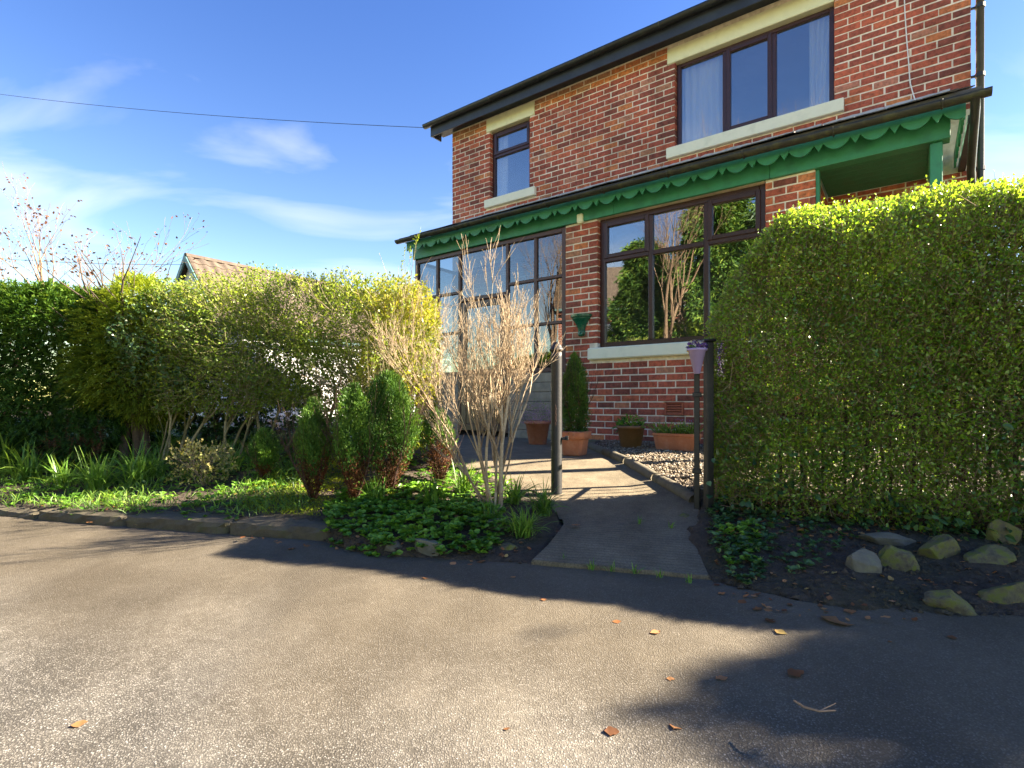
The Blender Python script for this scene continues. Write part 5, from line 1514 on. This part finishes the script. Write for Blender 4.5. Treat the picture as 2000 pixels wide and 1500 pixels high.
for i, (xp, yp, sz, lb_, rz) in enumerate(spots):
    zz_ = 0.0
    for _ in range(6): X_, Y_, _ = px(xp, yp, zz_); zz_ = roadz(X_, Y_)
    if Y_ > float(edge(X_)): 
        X_, Y_, _ = px(xp, yp, .08); zz_ = max(G1(X_, Y_), .02) + .004
        if inside([(.10, 2.82), (.95, 2.575), (1.06, 3.22), (.33, 3.395)], np.array([X_]), np.array([Y_]))[0]: zz_ = .108
    V, Fc = one_leaf(sz * 1.4, g); mb = MB(); mb.add(V, Fc, float(g.random()))
    o = mb.build('fallen_leaf', M['litter'], None, smooth=True); o.location = (X_, Y_, zz_); o.rotation_euler = (g.normal() * .08, g.normal() * .08, rz)
    if not lb_:
        if yp < 1075 and xp < 620: lb_ = 'small brown fallen leaf near the foot of the kerb'
        elif xp < 960: lb_ = 'small brown fallen leaf on tarmac in front of the ground cover'
        elif yp < 1060: lb_ = 'small brown fallen leaf on the concrete by the gate'
        elif yp < 1200 and xp > 1380: lb_ = 'curled brown fallen leaf at the lower edge of the dark bank'
        elif xp > 1380: lb_ = 'small brown fallen leaf on the shaded tarmac below the bank'
        else: lb_ = 'small brown fallen leaf on the tarmac below the concrete slab'
    tag(o, lb_, 'leaf', 'fallen leaves on the tarmac')
def litter(name, label, poly, n, seed, z, sz=(.018, .045), onroad=False):
    g = np.random.default_rng(seed); A_ = np.array(pxy(poly, z)); q = g.random((n * 4, 2)) * (A_.max(0) - A_.min(0)) + A_.min(0); q = q[inside([tuple(p) for p in A_], q[:, 0], q[:, 1])][:n]
    mb = MB()
    for x, y in q:
        V, Fc = one_leaf(g.uniform(*sz), g, .5); V = np.array(V); a = g.random() * 6.28; c_, s_ = math.cos(a), math.sin(a); tl = g.normal() * .3
        V[:, 2] += np.maximum(V[:, 0] * tl, -.005)
        V = np.column_stack([V[:, 0] * c_ - V[:, 1] * s_ + x, V[:, 0] * s_ + V[:, 1] * c_ + y, V[:, 2] + (roadz(x, y) if y < float(edge(x)) else G1(x, y)) + .004])
        mb.add(V, Fc, float(g.random()))
    b0 = (q[:, 0].mean(), q[:, 1].mean(), 0.); o = mb.build(name, M['litter'], None, b0, True); o.location = b0
    tag(o, label, 'leaf litter', kind='stuff')
litter('leaf_litter', 'brown leaf litter under the clipped hedge', [(1385, 1000), (1700, 1010), (1990, 1030), (1990, 1060), (1750, 1055), (1560, 1060), (1400, 1060)], 330, 1, .1)
litter('leaf_litter', 'scattered brown leaves on the dark bank among the stones', [(1390, 1060), (1990, 1060), (1990, 1200), (1600, 1190), (1480, 1170), (1390, 1120)], 200, 2, .05, (.012, .032))
litter('leaf_litter', 'brown leaves gathered along the foot of the kerb', [(0, 985), (330, 1010), (620, 1050), (640, 1075), (300, 1030), (0, 1000)], 110, 3, 0.0, (.012, .028))
litter('leaf_litter', 'dead leaves among the small conifers', [(440, 960), (560, 880), (700, 900), (960, 950), (1010, 1000), (900, 1000), (640, 960)], 220, 4, .18)
litter('leaf_litter', 'dead leaves along the front stones of the left bed', [(660, 1055), (1000, 1070), (1060, 1050), (1040, 1085), (940, 1100), (650, 1075)], 40, 5, 0.01, (.02, .035))
# broken twig on the road
mb = MB(); a = [px(1550, 1372, 0), px(1570, 1385, 0), px(1600, 1393, 0), px(1632, 1392, 0)]; mb.tube([(q[0], q[1], .006) for q in a], [.0025, .003, .003, .0018], 5); mb.tube([(a[2][0], a[2][1], .006), (a[3][0] + .015, a[3][1] + .025, .012)], [.002, .001], 5)
b0 = (a[1][0], a[1][1], 0); o = mb.build('twig', M['bark_tree'], None, b0); o.location = b0; tag(o, 'thin broken twig lying on the shaded tarmac', 'twig')

# ---- stones
def stone(label, xp, yp, wpx, hpx, dep, seed, z=.03, mat='stone', rz=0.0, ang=0.0, group='stones edging the beds', sink=.42):
    g = np.random.default_rng(seed)
    X_, Y_, _ = px(xp, yp, z); w = wpx / F * Y_ * .58; h = hpx / F * Y_ * .66; dep = dep * 1.2
    import bmesh
    bm = bmesh.new(); bmesh.ops.create_icosphere(bm, subdivisions=4, radius=1.0)
    dirs = unit(g.normal(size=(16, 3)) * np.array([1, 1, 1.2])); off = g.uniform(.45, .82, 16)
    co = np.array([v.co[:] for v in bm.verts]); r_ = np.ones(len(co))
    for d_, o_ in zip(dirs, off):
        dp_ = co @ d_; over = dp_ > o_; co[over] -= np.outer((dp_[over] - o_), d_) * .92
    co += (vnoise(co, 5, seed) * .035 + vnoise(co, 11, seed + 1) * .03 + vnoise(co, 24, seed + 2) * .018)[:, None] * co
    co *= np.array([w, dep * .5, h])
    ca, sa = math.cos(ang), math.sin(ang); co = np.column_stack([co[:, 0] * ca - co[:, 2] * sa, co[:, 1], co[:, 0] * sa + co[:, 2] * ca])
    ca, sa = math.cos(rz), math.sin(rz); co = np.column_stack([co[:, 0] * ca - co[:, 1] * sa, co[:, 0] * sa + co[:, 1] * ca, co[:, 2]])
    fc = [[v.index for v in f.verts] for f in bm.faces]; bm.free()
    lo = co[:, 2].min(); hh = co[:, 2].max() - lo
    mb = MB(); mb.add(co - np.array([0, 0, lo + hh * sink]), fc, float(g.random()))
    o = mb.build('stone', M[mat]); o.location = (X_, Y_, z if z < .03 else max(G1(X_, Y_), 0.0)); return tag(o, label, 'stone', group)
stone('rounded grey stone at the front edge of the left bed', 838, 1082, 80, 50, .13, 1, .01, 'stone_grey', .1, .12)
stone('dark upright stone tucked under the ground cover', 772, 1078, 44, 46, .10, 2, .01, 'stone_grey', .4)
stone('low mossy stone beneath the arching strap leaves by the slab', 992, 1078, 60, 30, .11, 3, .01, 'stone', .1)
stone('grey stone beside the bare shrub trunk', 975, 1040, 50, 34, .10, 4, .05, 'stone_grey', .1)
stone('flat grey stone, leftmost on the right bank', 1680, 1128, 66, 58, .13, 5, .03, 'stone_grey', .2, -.5)
stone('yellow mossy angular stone next to the flat grey one', 1745, 1118, 88, 62, .12, 6, .04, 'stone', -.1, -.1)
stone('mossy block stone behind the yellow mossy one', 1826, 1098, 86, 64, .13, 7, .06, 'stone', .1, -.2)
stone('long mossy stone lying nearest the road', 1858, 1188, 122, 60, .12, 8, .015, 'stone', -.25, -.35)
stone('mossy stone between the block and the picture edge', 1932, 1108, 84, 50, .12, 9, .06, 'stone', .1, .15)
stone('large pale pointed stone at the right picture edge', 1975, 1175, 110, 80, .14, 10, .02, 'stone', .2, .35)
stone('tall stone in shade under the hedge at the right edge', 1960, 1070, 70, 66, .12, 11, .09, 'stone', 0, .1)
stone('dark flat stone half buried behind the yellow mossy stone', 1735, 1070, 130, 26, .14, 12, .08, 'stone_grey', .1, .0)
stone('mossy stone holding the open gate', 1340, 1005, 60, 26, .12, 13, .13, 'stone', .2, .2)

# ------------------------------------------------------------------ gate, posts, pots
X_, Y_, _ = px(1087, 972, .13); gp = (X_, Y_, G1(X_, Y_) - .02); gph = .85 + (Y0 - 668) / F * Y_ - gp[2]
t = thing('gate_post', 'black round iron gate post with domed cap left of the path', 'gate post', gp, 0)
mb = MB(); mb.lathe([(.044, 0), (.042, .01), (.0415, gph - .115), (.0415, gph - .07)], 24); mb.build('shaft', M['blackiron'], t, smooth=True)
mb = MB(); h0 = gph - .075
mb.lathe([(.0415, h0), (.052, h0 + .006), (.054, h0 + .016), (.050, h0 + .026), (.044, h0 + .030), (.040, h0 + .042), (.030, h0 + .056), (.024, h0 + .060), (.022, h0 + .068), (.016, h0 + .074), (.001, h0 + .077)], 24); mb.build('cap', M['blackiron'], t, smooth=True)
mb = MB(); z = gph * .40; mb.bbox((.036, -.03, z - .008), (.075, .012, z + .012), .003); mb.bbox((.062, -.03, z - .012), (.088, -.012, z + .022), .003); mb.build('latch', M['blackiron'], t)
mb = MB()
for i in range(7):
    z = gph * .60 - i * .022; a = .012
    pts = [(-.012 + .007 * math.cos(q) * (1 if i % 2 else .4), -.044 - .007 * (.4 if i % 2 else 1) * abs(math.cos(q)) , z + a * math.sin(q)) for q in np.linspace(0, 6.283, 9)]
    mb.tube(pts, .0022, 4)
mb.build('chain', M['rust'], t)
# right-hand post
X2, Y2, _ = px(1384, 1005, .13); gz2 = G1(X2, Y2) - .02
t = thing('gate_post', 'dark square gate post against the end of the clipped hedge', 'gate post', (X2, Y2, gz2), .25)
mb = MB(); hgt = .85 + (Y0 - 668) / F * Y2 - gz2; mb.bbox((-.025, -.025, 0), (.025, .025, hgt), .006); mb.build('shaft', M['blackiron'], t)
mb = MB(); mb.bbox((-.036, -.036, hgt), (.036, .036, hgt + .018), .006); mb.build('cap', M['blackiron'], t)
# gate, swung open and seen edge-on
X3, Y3, _ = px(1361, 1003, .12); gang = math.atan2(Y3, X3 + .0) 
t = thing('garden_gate', 'black iron garden gate standing open, seen edge on', 'gate', (X3, Y3, G1(X3, Y3)), gang)
gh = .85 + (Y0 - 728) / F * Y3 - G1(X3, Y3)
for x in (0, .74):
    mb = MB(); mb.bbox((x, -.018, .03), (x + .034, .018, gh), .003); mb.build('stile', M['blackiron'], t)
for z in (.06, gh * .62, gh - .07):
    mb = MB(); mb.bbox((.036, -.011, z), (.738, .011, z + .028), .003); mb.build('rail', M['blackiron'], t)
for i in range(7):
    mb = MB(); mb.tube([(.11 + i * .092, 0.0, .07), (.11 + i * .092, .0, gh + .03)], .0065, 6); mb.build('bar', M['blackiron'], t)
for z in (.28, gh - .16):
    mb = MB(); mb.bbox((-.012, -.03, z), (.05, .028, z + .03), .003); mb.build('hinge', M['blackiron'], t)

def pot_round(name, label, loc, r0, r1, h, mat, group='plant pots by the house wall', bands=True):
    t = thing(name, label, 'plant pot', loc, random.uniform(0, 6), group)
    mb = MB(); rim = h * .13
    prof = [(r0 * .96, 0), (r0, .006), (r0 + (r1 - r0) * .80 , h - rim - .004), (r1 * 1.045, h - rim), (r1 * 1.06, h - rim * .8), (r1 * 1.06, h - .006), (r1 * 1.03, h), (r1 * .95, h), (r1 * .92, h - .03)]
    if bands: prof[3:3] = [(r0 + (r1 - r0) * .80 + .004, h - rim - .0035), (r0 + (r1 - r0) * .80 + .004, h - rim - .001)]
    mb.lathe(prof, 30); mb.build('pot', M[mat], t, smooth=True)
    mb = MB(); mb.lathe([(r1 * .93, h - .034), (r1 * .5, h - .028), (.001, h - .026)], 20, cap=False); mb.build('soil', M['soil'], t, smooth=True)
    return t
def foliage_on(t, name, mat, n, rad, h0, hgt, L, W, seed, up=.6, squash=1.0, per=1, rn=.5, six=False, spread=.6):
    g = np.random.default_rng(seed); a = g.random(n) * 6.283; r_ = rad * g.random(n) ** .5
    P = np.column_stack([np.cos(a) * r_, np.sin(a) * r_ * squash, h0 + hgt * g.random(n) * (1 - .6 * (r_ / rad) ** 2)])
    D = np.column_stack([np.cos(a) * .7, np.sin(a) * .7, np.full(n, up)]) + g.normal(size=(n, 3)) * spread
    mb = MB(); leaves(mb, P, D, L * g.uniform(.6, 1.2, n), W * g.uniform(.7, 1.2, n), .2, np.clip(rn + g.normal(size=n) * .25, 0, 1), .15, 6 if six else 4)
    return mb.build(name, M[mat], t)
# heather in the round terracotta pot
X_, Y_, _ = px(1050, 868, .335); z_ = float(zpath((Y_ - edge(X_)) * .95)) + .002; k = Y_ / F
t = pot_round('terracotta_pot', 'round terracotta pot of purple heather left behind the gate post', (X_, Y_, z_), 17 * k, 25 * k, 46 * k, 'terracotta')
foliage_on(t, 'heather', 'heather', 2600, 34 * k, 40 * k, 46 * k, .014, .007, 201, .9, rn=.65)
foliage_on(t, 'leaves', 'cover', 500, 30 * k, 40 * k, 50 * k, .030, .007, 202, .9)
foliage_on(t, 'trailing_leaves', 'holly', 260, 16 * k, 30 * k, 14 * k, .02, .014, 203, .0, rn=.9)
# conifer in the square terracotta pot
X_, Y_, _ = px(1122, 884, .33); z_ = float(zpath((Y_ - edge(X_)) * .95)) + .002; k = Y_ / F
t = thing('terracotta_pot', 'square terracotta pot holding an upright conifer by the brick pier', 'plant pot', (X_, Y_, z_), -PHI + .15, 'plant pots by the house wall')
mb = MB(); V = []; Fc = []
for (w_, z) in ((19 * k, 0), (20 * k, .006), (23.5 * k, 30 * k), (26.5 * k, 32 * k), (28 * k, 36 * k), (28.5 * k, 45 * k), (27 * k, 46.5 * k), (24.5 * k, 46.5 * k), (23.5 * k, 42 * k)):
    for i in range(24):
        a = 2 * math.pi * (i + .5) / 24; c_, s_ = math.cos(a), math.sin(a); m_ = (abs(c_) ** 6 + abs(s_) ** 6) ** (-1 / 6)
        V.append((c_ * m_ * w_, s_ * m_ * w_, z))
for j in range(8):
    for i in range(24): Fc.append((j * 24 + i, j * 24 + (i + 1) % 24, (j + 1) * 24 + (i + 1) % 24, (j + 1) * 24 + i))
Fc.append(tuple(range(24))[::-1]); Fc.append(tuple(8 * 24 + i for i in range(24)))
mb.add(V, Fc); mb.build('pot', M['terracotta'], t, smooth=False)
foliage_on(t, 'trailing_leaves', 'ivy', 200, 26 * k, 42 * k, 14 * k, .035, .025, 204, .3, rn=.8, six=True)
dwarf('upright potted conifer with pointed top, in the square terracotta pot', X_, Y_, 150 * k, 27 * k, 66, .02, 'potted_conifer', 'cypress', None, z_ + 41 * k, .75, shape=[.6, .8, .95, .9, .55, .25, .04])
# brown round pot
X_, Y_, _ = px(1232, 882, .30); z_ = G1(X_, Y_) + .005; k = Y_ / F
t = pot_round('brown_pot', 'round brown patterned pot with tulip leaves on the gravel', (X_, Y_, z_), 20 * k, 27 * k, 42 * k, 'brownpot')
foliage_on(t, 'leaves', 'cover', 130, 24 * k, 38 * k, 22 * k, .075, .018, 205, .9, rn=.4, six=True)
foliage_on(t, 'drooping_leaves', 'strap', 16, 26 * k, 38 * k, 8 * k, .15, .022, 206, .15, rn=.4, six=True)
foliage_on(t, 'flower', 'redflower', 14, 14 * k, 60 * k, 14 * k, .02, .016, 207, .6)
# trough
X_, Y_, _ = px(1322, 890, .29); z_ = G1(X_, Y_) + .005; k = Y_ / F
t = thing('window_box', 'long terracotta trough of bluebell leaves on the gravel', 'plant pot', (X_, Y_, z_), -PHI, 'plant pots by the house wall')
mb = MB(); V = []
for (a_, b_, z) in ((38 * k, 11 * k, 0), (39 * k, 12 * k, .005), (44 * k, 15 * k, 27 * k), (46 * k, 16.5 * k, 28 * k), (46 * k, 16.5 * k, 33 * k), (43 * k, 14 * k, 33 * k), (43 * k, 14 * k, 28 * k)):
    for i in range(24):
        q = 2 * math.pi * (i + .5) / 24; c_, s_ = math.cos(q), math.sin(q); m_ = (abs(c_) ** 8 + abs(s_) ** 8) ** (-1 / 8); V.append((c_ * m_ * a_, s_ * m_ * b_, z))
Fc = [(j * 24 + i, j * 24 + (i + 1) % 24, (j + 1) * 24 + (i + 1) % 24, (j + 1) * 24 + i) for j in range(6) for i in range(24)] + [tuple(range(24))[::-1], tuple(6 * 24 + i for i in range(24))]
mb.add(V, Fc); mb.build('trough', M['terracotta'], t)
g = np.random.default_rng(208); n_ = 200; P = np.column_stack([g.uniform(-40, 40, n_) * k, g.uniform(-12, 12, n_) * k, np.full(n_, 28 * k)]); mb = MB()
leaves(mb, P, np.column_stack([g.normal(size=n_) * .5, g.normal(size=n_) * .5 - .2, np.ones(n_)]), g.uniform(.12, .26, n_), .010, .2, None, .35, 6); mb.build('leaves', M['strap'], t)
P = np.column_stack([g.uniform(-5, 40, 60) * k, g.uniform(-10, 8, 60) * k, g.uniform(45, 62, 60) * k]); mb = MB(); leaves(mb, P, g.normal(size=(60, 3)), .014, .010, .2); mb.build('flower', M['bluebell'], t)
# lilac cone planter hung on the right post
X_, Y_ = X2 - .085, Y2 - .03; k = Y_ / F; zt = .85 + (Y0 - 680) / F * Y_
t = thing('hanging_planter', 'lilac cone planter of purple pansies hung on the gate post', 'planter', (X_, Y_, zt - 50 * k), 0)
mb = MB(); mb.lathe([(5 * k, 0), (6 * k, .002), (16 * k, 44 * k), (19 * k, 45 * k), (19.5 * k, 49 * k), (17 * k, 49.5 * k), (15 * k, 46 * k)], 22); mb.build('cone', M['planter_purple'], t, smooth=True)
foliage_on(t, 'pansy', 'pansy', 260, 18 * k, 47 * k, 20 * k, .018, .016, 210, .6, rn=.55, spread=.9)
foliage_on(t, 'leaves', 'cover', 120, 17 * k, 46 * k, 12 * k, .02, .012, 211, .5)
g = np.random.default_rng(212); n_ = 150
P = np.column_stack([X2 + .055 + g.normal(size=n_) * .012, Y2 - .06 + g.normal(size=n_) * .015, .85 + (Y0 - g.uniform(672, 735, n_)) / F * Y2]); mb = MB(); leaves(mb, P, g.normal(size=(n_, 3)), .012, .010, .2, g.uniform(.3, .95, n_))
tag(mb.build('trailing_flowers', M['pansy'], t, tuple(t.location)), kind='stuff')

# ------------------------------------------------------------------ beyond the garden
# outbuilding with steep tiled roof
BO = np.array([-8.5, 14.0]); ud = np.array([C_, -S_]); ndv = np.array([S_, C_])
bz = .40; apex = .85 + (Y0 - 497) / F * 14.0; pit = math.radians(47); hw2 = 1.75; eav = apex - hw2 * math.tan(pit); LEN2 = 8.5
t = thing('outbuilding', 'white walled outbuilding with steep brown tiled roof behind the hedge', 'building', (BO[0], BO[1], bz), -PHI)
wz = eav - bz
mb = MB(); mb.box((-hw2 + .15, .15, -.1), (hw2 - .15, LEN2 - .15, wz)); mb.build('wall', M['white'], t)
mb = MB(); q = hw2 - .15; zt = apex - bz - .12
mb.add([(-q, .151, wz), (q, .151, wz), (0, .151, zt), (-q, LEN2 - .151, wz), (q, LEN2 - .151, wz), (0, LEN2 - .151, zt)], [(0, 1, 2), (5, 4, 3)]); mb.build('gable', M['white'], t)
for sgn in (-1, 1):
    mb = MB(); V = []
    for (dn) in (-.02, .02):
        V += [(sgn * (hw2 + .06), dn, wz - .06), (0, dn, apex - bz + .01), (0, dn, apex - bz - .17), (sgn * (hw2 - .02), dn, wz - .16)]
    mb.add(V, [(0, 1, 2, 3), (7, 6, 5, 4), (0, 4, 5, 1), (2, 6, 7, 3), (1, 5, 6, 2), (3, 7, 4, 0)]); mb.build('bargeboard', M['bargeboard'], t)
mb = MB()
for sgn in (-1, 1):
    o_ = .03
    mb.add([(0, .0, apex - bz - .03), (sgn * (hw2 + .12), .0, wz - .12 * math.tan(pit) - .03), (sgn * (hw2 + .12), LEN2, wz - .12 * math.tan(pit) - .03), (0, LEN2, apex - bz - .03)], [(0, 1, 2, 3)])
roof2 = mb.build('roof', M['tile'], t)
tm_ = None; slope = (hw2 + .12) / math.cos(pit); rows = 9; gauge = slope / rows
for row in range(rows):
    for i in range(int(LEN2 / .30)):
        if tm_ is None:
            mb = MB(); V = []; nx_ = 6
            for j in range(nx_ + 1):
                u = j / nx_; zc = .018 * math.sin(u * math.pi * 2) + .012
                V += [(0, u * .295, zc), (gauge * 1.12, u * .295, zc), (gauge * 1.12, u * .295, zc - .02)]
            Fc = []
            for j in range(nx_):
                a = j * 3; Fc += [(a, a + 3, a + 4, a + 1), (a + 1, a + 4, a + 5, a + 2)]
            mb.add(V, Fc, .5); o = mb.build('roof_tile', M['tile'], roof2, smooth=False); tm_ = o.data
        else:
            o = bpy.data.objects.new('roof_tile', tm_); COL.objects.link(o); o.parent = roof2
        d0 = row * gauge
        o.location = (d0 * math.cos(pit), .02 + i * .30, apex - bz - d0 * math.sin(pit) + .0)
        o.rotation_euler = (0, pit - .05, random.gauss(0, .006))
for i in range(19):
    mb = MB(); V = []
    for y_ in (0, .435):
        for j in range(7):
            a = math.pi * j / 6; V.append((.10 * math.cos(a), i * .44 + y_, apex - bz - .05 + .10 * math.sin(a)))
    mb.add(V, [(j, j + 1, 8 + j, 7 + j) for j in range(6)] + [tuple(range(7)), tuple(range(13, 6, -1))]); mb.build('ridge_tile', M['tile'], roof2)
mb = MB(); mb.box((hw2 - .148, 2.0, .02), (hw2 - .11, 4.4, wz - .35)); mb.build('garage_door', M['white'], t)
mb = MB(); mb.box((hw2 + .13, 0, wz - .30), (hw2 + .20, LEN2, wz - .22)); mb.build('gutter', M['bargeboard'], t)

# bare tree with withered red leaves, far left
random.seed(31); segs = []; tips = []
tx, ty = -8.6, 10.2; tz = G1(tx, ty)
for d_, l_, r_ in (((.28, 0, 1), 1.5, .055), ((-.1, .1, 1), 1.6, .06), ((.6, -.1, .75), 1.45, .045), ((-.5, 0, .9), 1.4, .045)):
    grow(segs, (tx, ty, tz + .5), d_, l_, r_, 4, .55, (2, 3), 5, .12, .10, (.55, .75), tips, .003)
segs.append(((tx, ty, tz - .1), (tx, ty, tz + .55), .12, .09))
b0 = (tx, ty, tz); t = thing('bare_tree', 'bare branched tree with withered red leaves behind the far left hedge', 'tree', b0)
seg_mesh(segs, 'trunk', M['bark_tree'], t, b0)
tp = np.array([q[0] for q in tips]); lm = MB(); k_ = rng.random(len(tp)) < .6
for _ in range(2): leaves(lm, tp[k_] + rng.normal(size=(k_.sum(), 3)) * .06, rng.normal(size=(k_.sum(), 3)), rng.uniform(.04, .08, k_.sum()), .04, .3)
lm.build('crown', M['redleaf'], t, b0)

# overhead wires
def wire(label, a, c, sag, r_=.006):
    mb = MB(); a = Vector(a); c = Vector(c); pts = []
    for i in range(17):
        q = i / 16; p = a.lerp(c, q); p.z -= sag * 4 * q * (1 - q); pts.append(tuple(p - a))
    mb.tube(pts, r_, 5); o = mb.build('overhead_wire', M['wire']); o.location = a; return tag(o, label, 'wire')
ea = H(SL - .37, NU - .30, 5.98)
wire('black overhead wire from the left eaves across the sky', ea, (-14.5, 14.5, .85 + (Y0 - 177) / F * 14.5), .12, .0055)
wire('thin distant wire reaching the outbuilding gable', (-8.5, 13.9, 4.42), (-14, 14.5, 4.75), .05, .006)

# ---- across the road: seen in the window glass only
random.seed(77)
def tall_conifer(label, x, y, h, w, seed, mat='cypress', L=.16, n=5200):
    g = np.random.default_rng(seed); t = thing('conifer_tree', label, 'tree', (x, y, .1), 0, 'conifers across the road')
    u = g.random(n) ** .8; a = g.random(n) * 6.283; r_ = w * (.30 + .70 * (1 - u) ** .8) * (1 + .38 * np.sin(a * 3 + u * 11 + seed) + .25 * np.sin(a * 5 - u * 23)) * (1 - .6 * g.random(n) ** 1.5) + .05
    P = np.column_stack([np.cos(a) * r_, np.sin(a) * r_, .5 + u * (h - .5)]); D = np.column_stack([np.cos(a), np.sin(a), np.full(n, -.1)]) + g.normal(size=(n, 3)) * .3
    lm = MB()
    for j in range(5): leaves(lm, P + g.normal(size=(n, 3)) * .08, D + g.normal(size=(n, 3)) * .5, L * g.uniform(.8, 1.8, n), L * .38, .2, None, .2)
    lm.build('crown', M[mat], t); segs = [((0, 0, -.1), (0, 0, h * .5), .16, .1), ((0, 0, h * .5), (0, 0, h * .97), .1, .02)]; seg_mesh(segs, 'trunk', M['bark_dark'], t)
tall_conifer('tall dark conifer across the road, mirrored in the middle of the lower window', -8.6, -2.2, 8.6, 1.7, 1, n=9000)
tall_conifer('second dark conifer across the road, mirrored in the left of the lower window', -11.8, -1.2, 7.2, 1.4, 2, n=7000)
tall_conifer('ivy green tree across the road, mirrored at the right of the lower window', -6.6, -3.4, 7.4, 1.5, 3, 'holly', n=7000)
conifer('conifer_hedge', 'tall golden hedge across the road, mirrored in the lower window', (-8.0, -1.35, 1.9), (2.4, .7, 1.8), .5, 26000, 43, M['golden_cypress'], .16, fan=7)
def bare_tree(label, x, y, h, r_, seed, lean=(0, 0)):
    random.seed(seed); segs = []; z = .1
    grow(segs, (x, y, z), (lean[0], lean[1], 1), h * .42, r_, 5, .5, (2, 3), 4, .16, .08, (.58, .76), None, .004)
    t = thing('bare_tree', label, 'tree', (x, y, z), 0, 'bare trees across the road'); seg_mesh(segs, 'trunk', M['bark_tree'], t, (x, y, z), 4)
bare_tree('bare branching tree across the road, mirrored in the lower window', -9.9, -.9, 8.5, .16, 3, (.15, .05))
bare_tree('tall bare tree across the road, mirrored in the wide upper window', -12.5, -6.5, 12.0, .2, 4)
bare_tree('bare tree farther along the road, mirrored in the sun room glass', -13.5, 2.2, 9.0, .18, 6)
# house across the road
OX, OY = -17.5, -5.5
t = thing('opposite_house', 'red brick house with pale tiled roof across the road, mirrored in the lower window', 'house', (OX, OY, .1), math.radians(28))
mb = MB(); mb.box((-3, -5, -.2), (3, 5, 5.4)); mb.build('wall', M['brickwork'], t)
mb = MB()
mb.add([(3.3, -5.3, 5.35), (3.3, 5.3, 5.35), (0, 5.3, 8.1), (0, -5.3, 8.1), (-3.3, -5.3, 5.35), (-3.3, 5.3, 5.35)], [(0, 1, 2, 3), (3, 2, 5, 4), (0, 3, 4), (1, 5, 2)]); mb.build('roof', M['tile'], t)
mb = MB(); mb.box((3.31, -5.3, 5.22), (3.42, 5.3, 5.33)); mb.build('gutter', M['bargeboard'], t)
for y_ in (-3.2, 0, 3.0):
    for z_ in (.9, 3.5):
        mb = MB(); frame_rect_v = [(3.0, y_ - .6, z_), (3.03, y_ + .6, z_ + 1.1)]; mb.box(*frame_rect_v); w_ = mb.build('window', M['white'], t)
        mb = MB(); mb.box((3.031, y_ - .52, z_ + .08), (3.04, y_ + .52, z_ + 1.02)); mb.build('pane', M['glass'], w_)

# tree to the right outside the picture whose shade lies on the road
random.seed(55)
sx_, sy_ = 11.2, 1.65
segs = []; tips = []
grow(segs, (sx_, sy_, .1), (0, 0, 1), 2.4, .14, 4, .5, (3, 4), 4, .12, .1, (.6, .8), tips, .004)
t = thing('roadside_tree', 'leafy roadside tree right of the picture shading the tarmac', 'tree', (sx_, sy_, .1))
seg_mesh(segs, 'trunk', M['bark_tree'], t, (sx_, sy_, .1))
tp = np.array([q[0] for q in tips]); lm = MB()
tp = tp[(tp[:, 1] > 1.75) & (tp[:, 2] < 6.0) & (tp[:, 2] > 3.8)]
for _ in range(8): leaves(lm, tp + rng.normal(size=tp.shape) * .15, rng.normal(size=tp.shape), rng.uniform(.07, .13, len(tp)), .06, .2)
g = np.random.default_rng(56); q = unit(g.normal(size=(15000, 3))) * g.random((15000, 1)) ** .5 * np.array([1.6, .55, 1.25])
q = q[vnoise(q, 3.4, 4) + g.normal(size=15000) * .35 > -.25] + np.array([sx_, 2.12, 4.85])
leaves(lm, q, g.normal(size=q.shape), g.uniform(.08, .15, len(q)), .07, .2)
lm.build('crown', M['privet'], t, (sx_, sy_, .1))
